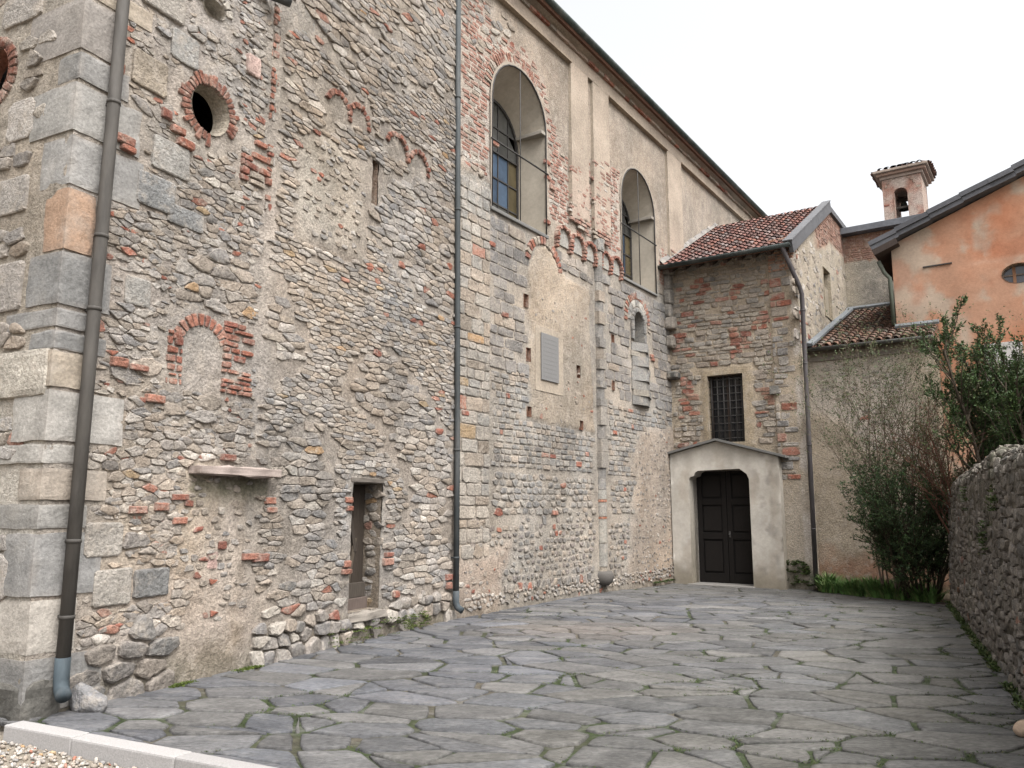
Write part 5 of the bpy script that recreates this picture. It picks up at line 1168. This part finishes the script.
# ================================================================== ORANGE HOUSE
house = thing('orange_house', 'house gable with faded orange render and a small oval window', 'house', FS(8, 0, -1.5))
def orange():
    H0 = -1.42; F_ = lambda x, z, h=0: FS(x, z, H0 + h); x0, xr, x1 = 4.90, 9.1, 13.3
    sl = .385; ztop = lambda s: 7.42 + sl * (s - x0) if s < xr else 7.42 + sl * (2 * xr - s - x0)
    OV = circle(7.32, 6.56, .32, .22, 20)
    def cf(s, z):
        a = fbm(s * .55, z * .55, 141); b = fbm(s * 1.4, z * 1.4, 142)
        c = lerp((.46, .205, .118), (.47, .27, .18), clamp(.5 + 1.5 * a))
        c = lerp(c, (.45, .365, .285), .9 * sstep(-.08, .22, b + .75 * sstep(6.3, 5.2, s) * sstep(5.2, 6.4, z) - .28))
        c = lerp(c, (.43, .34, .26), .6 * sstep(5.6, 4.95, s)); c = lerp(c, (.37, .155, .09), .5 * sstep(.1, .4, fbm(s * .9, z * .9, 143)))
        c = lerp(c, (.55, .42, .32), .5 * sstep(.12, .0, abs(z - 6.9 + .15 * nz(s * 2, 1))) * sstep(5.2, 5.8, s) * clamp(.3 + b * 2))
        return c
    mb = MB(); sheet(mb, F_, [(x0, -.1), (x1, -.1), (x1, 7.62), (xr, ztop(xr) + .2), (x0, 7.62)], [OV], .08, lambda s, z: .008 * fbm(s * 1.6, z * 1.6, 144) + .004 * fbm(s * 7, z * 7, 145), cf)
    reveal(mb, F_, OV, .01, -.18, (.42, .3, .22)); mb.box(FS, x0 + .01, x1 - .01, -9, H0 - .3, 0, 7.3, (.45, .24, .14)); mb.build('render_wall', M_ORANGE, house)
    m = MB(); slab(m, F_, OV, -.2, -.16, (.075, .075, .09)); w = m.build('oval_window', M_PANE, house)
    m = MB(); n = 20; R1, R2 = circle(7.32, 6.56, .32, .22, n), circle(7.32, 6.56, .285, .19, n); V = [F_(a, b, -.12) for a, b in R1] + [F_(a, b, -.12) for a, b in R2] + [F_(a, b, -.17) for a, b in R2]
    m.add(V, [(i, (i + 1) % n, n + (i + 1) % n, n + i) for i in range(n)] + [(n + i, n + (i + 1) % n, 2 * n + (i + 1) % n, 2 * n + i) for i in range(n)], (.16, .13, .11)); m.box(F_, 7.2, 7.26, -.158, -.13, 6.36, 6.76, (.26, .14, .08)); m.box(F_, 7.03, 7.6, -.158, -.134, 6.54, 6.575, (.16, .13, .11)); m.build('window_frame', M_WOOD, w)
    m = MB(); m.box(F_, 5.52, 6.1, -.01, .035, 6.98, 7.005, (.16, .11, .09), 0, .006); m.build('iron_strap', M_IRON, house)
    # roof: thick stepped slate edge
    for sgn in (1, -1):
        m = MB(); L_ = (xr - x0 + .42) / math.cos(math.atan(sl)); u = (nM * sgn + UP * sl).normalized(); n = (UP - nM * sgn * sl).normalized(); o = FS(x0 - .36 if sgn > 0 else x1 + .36, 7.42 - .42 * sl + .24, 0)
        t = 0.
        while t < L_:
            w_ = rnd.uniform(.45, .75); e = min(L_, t + w_); lift = rnd.uniform(-.008, .012)
            for h0, h1, fw in ((.0, .10, .0), (.105, .21, .03)):
                k = rnd.uniform(-.015, .015); V = []
                for tt, ex in ((t, 0), (e, 0)):
                    for hh in (h0, h1):
                        for y in (H0 + .26 + fw + k, -9.): V.append(o + u * tt + n * (hh + lift + (.02 if tt == t else 0)) + FS.n * y)
                m.add(V, [(0, 2, 3, 1), (4, 5, 7, 6), (0, 4, 6, 2), (1, 3, 7, 5), (2, 6, 7, 3), (0, 1, 5, 4)], mulc((.105, .107, .118), rnd.uniform(.85, 1.2)))
            t = e
        m.build('slate_roof', M_LEAD, house)
    m = MB()
    o = FS(x0 - .36, 7.42 - .36 * sl + .20, 0); u = (nM + UP * sl).normalized(); n = (UP - nM * sl).normalized()
    V = [o + u * t + n * h + FS.n * y for t in (0, .55) for h in (-.12, .02) for y in (H0 + .28, -8)]
    m.add(V, [(0, 2, 3, 1), (4, 5, 7, 6), (0, 4, 6, 2), (1, 3, 7, 5), (2, 6, 7, 3), (0, 1, 5, 4)], (.06, .045, .038)); m.build('soffit', M_WOOD, house)
    drainpipe('green grey downpipe at the house corner', [FS(4.62, 7.28, H0 + .05), FS(4.72, 7.0, H0 - .02), FS(4.83, 6.85, H0 + .0), FS(4.84, 5.75, H0 + .0)], .045, (.075, .085, .065), None, house, (), FS)
    # pale shuttered opening half hidden by the shrubs
    m = MB(); m.box(F_, 6.55, 7.25, .0, .05, 4.2, 5.1, (.52, .50, .48), .01); m.build('pale_patch', M_STU, house)
orange()

# ================================================================== RUBBLE GARDEN WALL ON THE RIGHT
def garden_wall():
    root = thing('garden_wall', 'dark mossy rubble garden wall along the right edge with a rounded end', 'wall', RW0)
    R_ = .7; S1 = 12.; ARC = R_ * PI / 2; HT = 2.2
    def path(s):
        """s < 0 : straight towards the viewer; then a quarter turn to the right"""
        if s <= 0: return RW0 + rwD * s, -rwN
        if s < ARC:
            a = s / R_; c = RW0 + rwN * R_; d = (-rwN * math.cos(a) + rwD * math.sin(a)); return c + d * R_, d
        return RW0 + rwN * (R_ + s - ARC) + rwD * R_, rwD
    def P(s, t, h=0.):
        p, n = path(s); ht = HT + .10 * fbm(s * .6, 2, 151) + .03 * nz(s * 2.3, 7) - .25 * sstep(-2.5, .6, s); r = .2
        if t < ht - r: return p + n * (h + .05 - .05 * t) + UP * t
        a = (t - (ht - r)) / r; a = min(a, 4.5)
        if a < PI / 2: return p + n * ((r + h) * math.cos(a) - r - .05) + UP * (ht - r + (r + h) * math.sin(a))
        return p + n * (-r - .05 - (a - PI / 2) * r) + UP * (ht + h)
    mb = MB(); st = .07; ns = int((S1 + ARC + 3) / st); nt_ = int((HT + .7) / st)
    def hf(s, t): return .014 * fbm(s * 1.4, t * 1.4, 152) + .010 * fbm(s * 7, t * 7, 153)
    def cf(s, t):
        c = lerp((.125, .11, .09), (.075, .068, .055), clamp(.5 + 1.2 * fbm(s * .9, t * .5, 154))); c = lerp(c, (.05, .05, .036), .75 * sstep(1.3, 2.2, t + .5 * fbm(s * 1.5, t, 155))); c = lerp(c, (.045, .065, .02), .8 * sstep(.10, .4, fbm(s * 1.2, t * 1.0, 156) + .25 * sstep(.35, 0, t) + .1 * sstep(1.7, 2.1, t))); return mulc(c, 1 + .2 * fbm(s * 8, t * 8, 157))
    V, cols = [], []
    for i in range(ns + 1):
        for k in range(nt_ + 1):
            s, t = -S1 + i * st, k * st - .08; V.append(P(s, t, hf(s, t))); cols.append(cf(s, t))
    m_ = nt_ + 1; mb.add(V, [(i * m_ + k, (i + 1) * m_ + k, (i + 1) * m_ + k + 1, i * m_ + k + 1) for i in range(ns) for k in range(nt_)], smooth=True, cols=cols)
    def cg(s, t):
        c = pick([([(.15, .138, .12), (.19, .175, .155), (.11, .103, .092), (.25, .23, .205)], 6), (DARK, 1.6), (GREY, 1.0), (BRICK, .15)]); m = cf(s, t)
        return lerp(mulc(c, .95), m, clamp(.22 + .5 * nz(s * 2, t * 2, 3) + .3 * sstep(1.5, 2.2, t)))
    fr_ = lambda a, z, h=0.: P(a, z, h)
    put(mb, fr_, voronoi(-S1, ARC + 2.5, .0, HT + .55, .17, .10, .55, .7), lambda s, t: True, (.012, .034), cg, .022, hf, drop=.10, tilt=.16, strict=.3)
    w = mb.build('rubble_face', M_MAS, root)
    m = MB(); 
    frr = lambda x, z, y: RW0 + rwD * x + rwN * y + UP * z
    block(m, frr, -S1 - .05, -.5, .03, .80, -.1, HT - .12, (.15, .135, .11), .03, 9, .03); m.build('wall_core', M_MAS, root)
    return P
RWP = garden_wall()

# ================================================================== PLANTS
def leaf(mb, p, d, size, col, wid=.42):
    d = Vector(d).normalized(); a = d.cross(Vector((rnd.gauss(0, 1), rnd.gauss(0, 1), rnd.gauss(0, 1)))); 
    if a.length < 1e-3: return
    a.normalize(); n = a.cross(d); p = Vector(p); c = mulc(col, rnd.uniform(.7, 1.3))
    mb.add([p, p + d * size * .5 + a * size * wid * .5 + n * size * .06, p + d * size, p + d * size * .5 - a * size * wid * .5 + n * size * .06], [(0, 1, 2), (0, 2, 3)], c)
def grow(bark, leaves, p, d, L_, r, lvl, maxl, prm, tips):
    n = 5; pts = [Vector(p)]; rads = [r]; d = Vector(d).normalized()
    for i in range(n):
        d = (d + Vector((rnd.gauss(0, 1), rnd.gauss(0, 1), rnd.gauss(0, .7))) * prm['wig'] + Vector((0, 0, prm['up']))).normalized()
        pts.append(pts[-1] + d * L_ / n); rads.append(r * (1 - .6 * (i + 1) / n))
    bark.tube(pts, rads, 6 if lvl < 2 else 4 if lvl < 3 else 3, mulc(prm['bark'], rnd.uniform(.8, 1.2)), cap=False)
    if lvl >= prm['leaf_from']:
        for i in range(prm['nleaf']):
            t = rnd.uniform(.15, 1) * n; k = min(n - 1, int(t)); q = pts[k].lerp(pts[k + 1], t - k)
            dd = (pts[k + 1] - pts[k]).normalized() * .6 + Vector((rnd.gauss(0, 1), rnd.gauss(0, 1), rnd.gauss(.2, .8)))
            leaf(leaves, q, dd, rnd.uniform(*prm['size']), rnd.choice(prm['leaf']), prm.get('wid', .42))
    if lvl < maxl:
        for i in range(prm['kids'][lvl]):
            t = rnd.uniform(prm.get('start', .25), 1.) * n; k = min(n - 1, int(t)); q = pts[k].lerp(pts[k + 1], t - k); base = (pts[k + 1] - pts[k]).normalized()
            side = base.cross(Vector((rnd.gauss(0, 1), rnd.gauss(0, 1), rnd.gauss(0, 1)))).normalized()
            grow(bark, leaves, q, base * prm['fwd'] + side, L_ * rnd.uniform(*prm['len']), rads[k] * .62, lvl + 1, maxl, prm, tips)
def plant(name, label, cat, loc, stems, prm, maxl, group=None, part=('stems', 'foliage'), lean_=(0, 0)):
    root = thing(name, label, cat, loc, group); b, l = MB(), MB()
    for i in range(stems):
        a = rnd.random() * 2 * PI; sp = prm['spread']
        grow(b, l, Vector(loc) + Vector((math.cos(a), math.sin(a), 0)) * prm.get('foot', .06), (math.cos(a) * sp + lean_[0], math.sin(a) * sp + lean_[1], 1), prm['h'] * rnd.uniform(.75, 1.1), prm['r'] * rnd.uniform(.7, 1.1), 0, maxl, prm, None)
    b.build(part[0], M_BARK, root)
    if l.v: l.build(part[1], M_LEAF, root)
    return root
DG = [(.042, .08, .024), (.055, .10, .03), (.034, .062, .022), (.075, .13, .04), (.05, .085, .04)]
# bare straggling shrub in front of the lean-to
plant('bare_shrub', 'tall sparse shrub with bare twigs and few leaves before the lean-to', 'shrub', (7.2, 15.6, 0), 9,
      dict(spread=.11, h=3.4, r=.020, wig=.10, up=.06, bark=(.16, .125, .095), leaf_from=2, nleaf=5, size=(.025, .055), leaf=[(.085, .115, .04), (.065, .10, .03), (.12, .11, .05), (.05, .085, .028)], kids=(8, 7, 5, 0), fwd=1.3, len=(.38, .6), foot=.14, start=.35), 3, part=('stems', 'foliage'))
# dense dark shrub below it
plant('dense_shrub', 'dense dark green bush in the corner beside the rubble wall end', 'shrub', (7.62, 15.35, 0), 30,
      dict(spread=.24, h=2.1, r=.02, wig=.10, up=.05, bark=(.07, .06, .04), leaf_from=1, nleaf=20, size=(.035, .07), leaf=DG, kids=(9, 6, 0), fwd=1.1, len=(.28, .5), foot=.3, start=.12, wid=.34), 2)
# leafy evergreens above the wall
ev = dict(spread=.10, h=3.4, r=.035, wig=.06, up=.08, bark=(.10, .08, .06), leaf_from=1, nleaf=26, size=(.038, .075), leaf=[(.045, .085, .022), (.055, .10, .028), (.034, .062, .018), (.08, .12, .035)], kids=(22, 9, 0), fwd=1.3, len=(.18, .34), foot=.14, start=.30, wid=.36)
for loc, h, lab in (((8.0, 13.2, .9), 3.3, 'leftmost evergreen shrub with a pointed top behind the rubble wall'), ((8.75, 13.6, .9), 3.1, 'middle evergreen shrub behind the rubble wall below the orange gable'), ((7.85, 12.0, .9), 2.9, 'evergreen shrub at the right edge, nearest above the rubble wall')):
    e = dict(ev); e['h'] = h; plant('evergreen_shrub', lab, 'shrub', loc, 6, e, 2, 'evergreen shrubs behind the rubble wall')
plant('twiggy_shrub', 'reddish twiggy shrub with thin leaves over the rounded wall end', 'shrub', (7.95, 14.0, .9), 14,
      dict(spread=.35, h=2.2, r=.016, wig=.10, up=.03, bark=(.16, .085, .06), leaf_from=1, nleaf=7, size=(.03, .06), leaf=[(.10, .09, .035), (.06, .09, .03), (.16, .08, .05)], kids=(7, 4, 0), fwd=1.3, len=(.35, .55), foot=.25, start=.25), 2)
def bank():
    mb = MB(); a = RW0 + rwN * .3 + rwD * .35; V = []; 
    for i in range(15):
        for k in range(9):
            p = a - rwD * (i * .8) + rwN * (k * .7); V.append((p.x, p.y, 1.0 + .12 * fbm(p.x, p.y, 3)))
    mb.add(V, [(i * 9 + k, i * 9 + k + 1, (i + 1) * 9 + k + 1, (i + 1) * 9 + k) for i in range(14) for k in range(8)], (.10, .085, .055), True)
    o = mb.build('garden_terrain', M_SOIL); o['kind'] = 'structure'
bank()
def bed():
    mb = MB(); V = []
    P4 = [FS(3.12, 0, .2), FS(3.12, 0, -.5), FS(5.9, 0, -.5), RW0 + rwD * .4, RW0 - rwD * .1, FS(4.5, 0, 1.05), FS(3.3, 0, .35)]
    mb.add([Vector((p.x, p.y, -.058)) for p in P4], [tuple(range(len(P4)))[::-1]], (.075, .062, .042)); o = mb.build('planting_bed', M_SOIL); o['kind'] = 'structure'
    g = MB()
    for i in range(460):
        t = rnd.random(); s = 3.3 + 2.3 * t; h = .42 + 1.15 * t + rnd.uniform(-.6, .12); p = FS(s, -.07, h)
        for k in range(rnd.randint(8, 13)):
            a = rnd.random() * 2 * PI; d = Vector((math.cos(a), math.sin(a), 0)); L_ = rnd.uniform(.2, .5) * (.55 + .6 * abs(nz(s * 2.2, h * 2.2, 4)) * 2); w = rnd.uniform(.011, .02); n = Vector((-d.y, d.x, 0)); c = mulc(rnd.choice([(.12, .23, .06), (.15, .27, .075), (.085, .17, .045), (.18, .24, .085)]), rnd.uniform(.8, 1.2))
            q = Vector(p) + d * rnd.uniform(0, .05); r = rnd.uniform(.3, .9)
            V = []
            for tt in (0, .35, .7, 1.):
                c_ = q + d * L_ * r * tt ** 1.5 + UP * L_ * (tt - .45 * r * tt * tt); ww = w * (1 - tt ** 2) + .001; V += [c_ + n * ww, c_ - n * ww]
            g.add(V, [(0, 1, 3, 2), (2, 3, 5, 4), (4, 5, 7, 6)], c)
    tag(g.build('grass', M_GRASS), 'lush strap-leaved green grass edging the bed at the lean-to foot', 'grass', kind='stuff')
    g = MB()
    def tuft(p, n, L0, cols_):
        for k in range(n):
            a = rnd.random() * 2 * PI; d = Vector((math.cos(a), math.sin(a), rnd.uniform(.25, 1.1))); leaf(g, Vector(p) + Vector((rnd.gauss(0, .022), rnd.gauss(0, .022), -.004)), d, rnd.uniform(.5, 1) * L0, rnd.choice(cols_), .4)
    MC = [(.05, .08, .018), (.065, .10, .025), (.04, .062, .016), (.08, .085, .03)]
    for x, y in JOINTS:                                     # weeds in the joints, most in the right half
        m = mossy(x, y)
        if m < .72 + .3 * nz(x * 1.3, y * 1.3, 6) or rnd.random() > .7 or not inpoly(x, y, YARD): continue
        tuft((x, y, gz(x, y) + .002), 2 + int(7 * clamp(m - .6)), .024, MC)
    for i in range(240):                                    # foot of the rubble garden wall
        s = -rnd.uniform(0, 8.5) ; p = RWP(s, .02, .07)
        if nz(s * 1.2, 5) > -.25: tuft((p.x, p.y, .01), 14, .06, MC)
    for i in range(210):                                    # foot of the church wall
        s = rnd.choice([rnd.uniform(-2.9, -1.2), rnd.uniform(-4.35, -4.05), rnd.uniform(-1.5, -.8), rnd.uniform(-5.15, -4.9)]); p = FL(s, rnd.uniform(.0, .22) * (s > -3), .05 + rnd.uniform(0, .04)); tuft(p, 16, .035, [(.07, .10, .012), (.10, .13, .02), (.05, .075, .012)])
    for i in range(26): p = FM(rnd.uniform(7.0, 8.1), .01, .06 + rnd.uniform(0, .05)); tuft(p, 14, .06, MC)
    for i in range(40): p = FS(rnd.uniform(2.55, 3.1), rnd.uniform(.0, .5), .12); tuft(p, 12, .10, MC)
    for i in range(60): 
        s, t = rnd.choice([(-3.6, 1.75), (-5.6, 1.3), (-6.6, 1.7)]); p = RWP(s + rnd.gauss(0, .12), t + rnd.gauss(0, .09), .05); tuft(p, 12, .05, MC)
    tag(g.build('weeds', M_LEAF), 'small green weeds and moss in paving joints and at wall feet', 'weeds', kind='stuff')
bed()
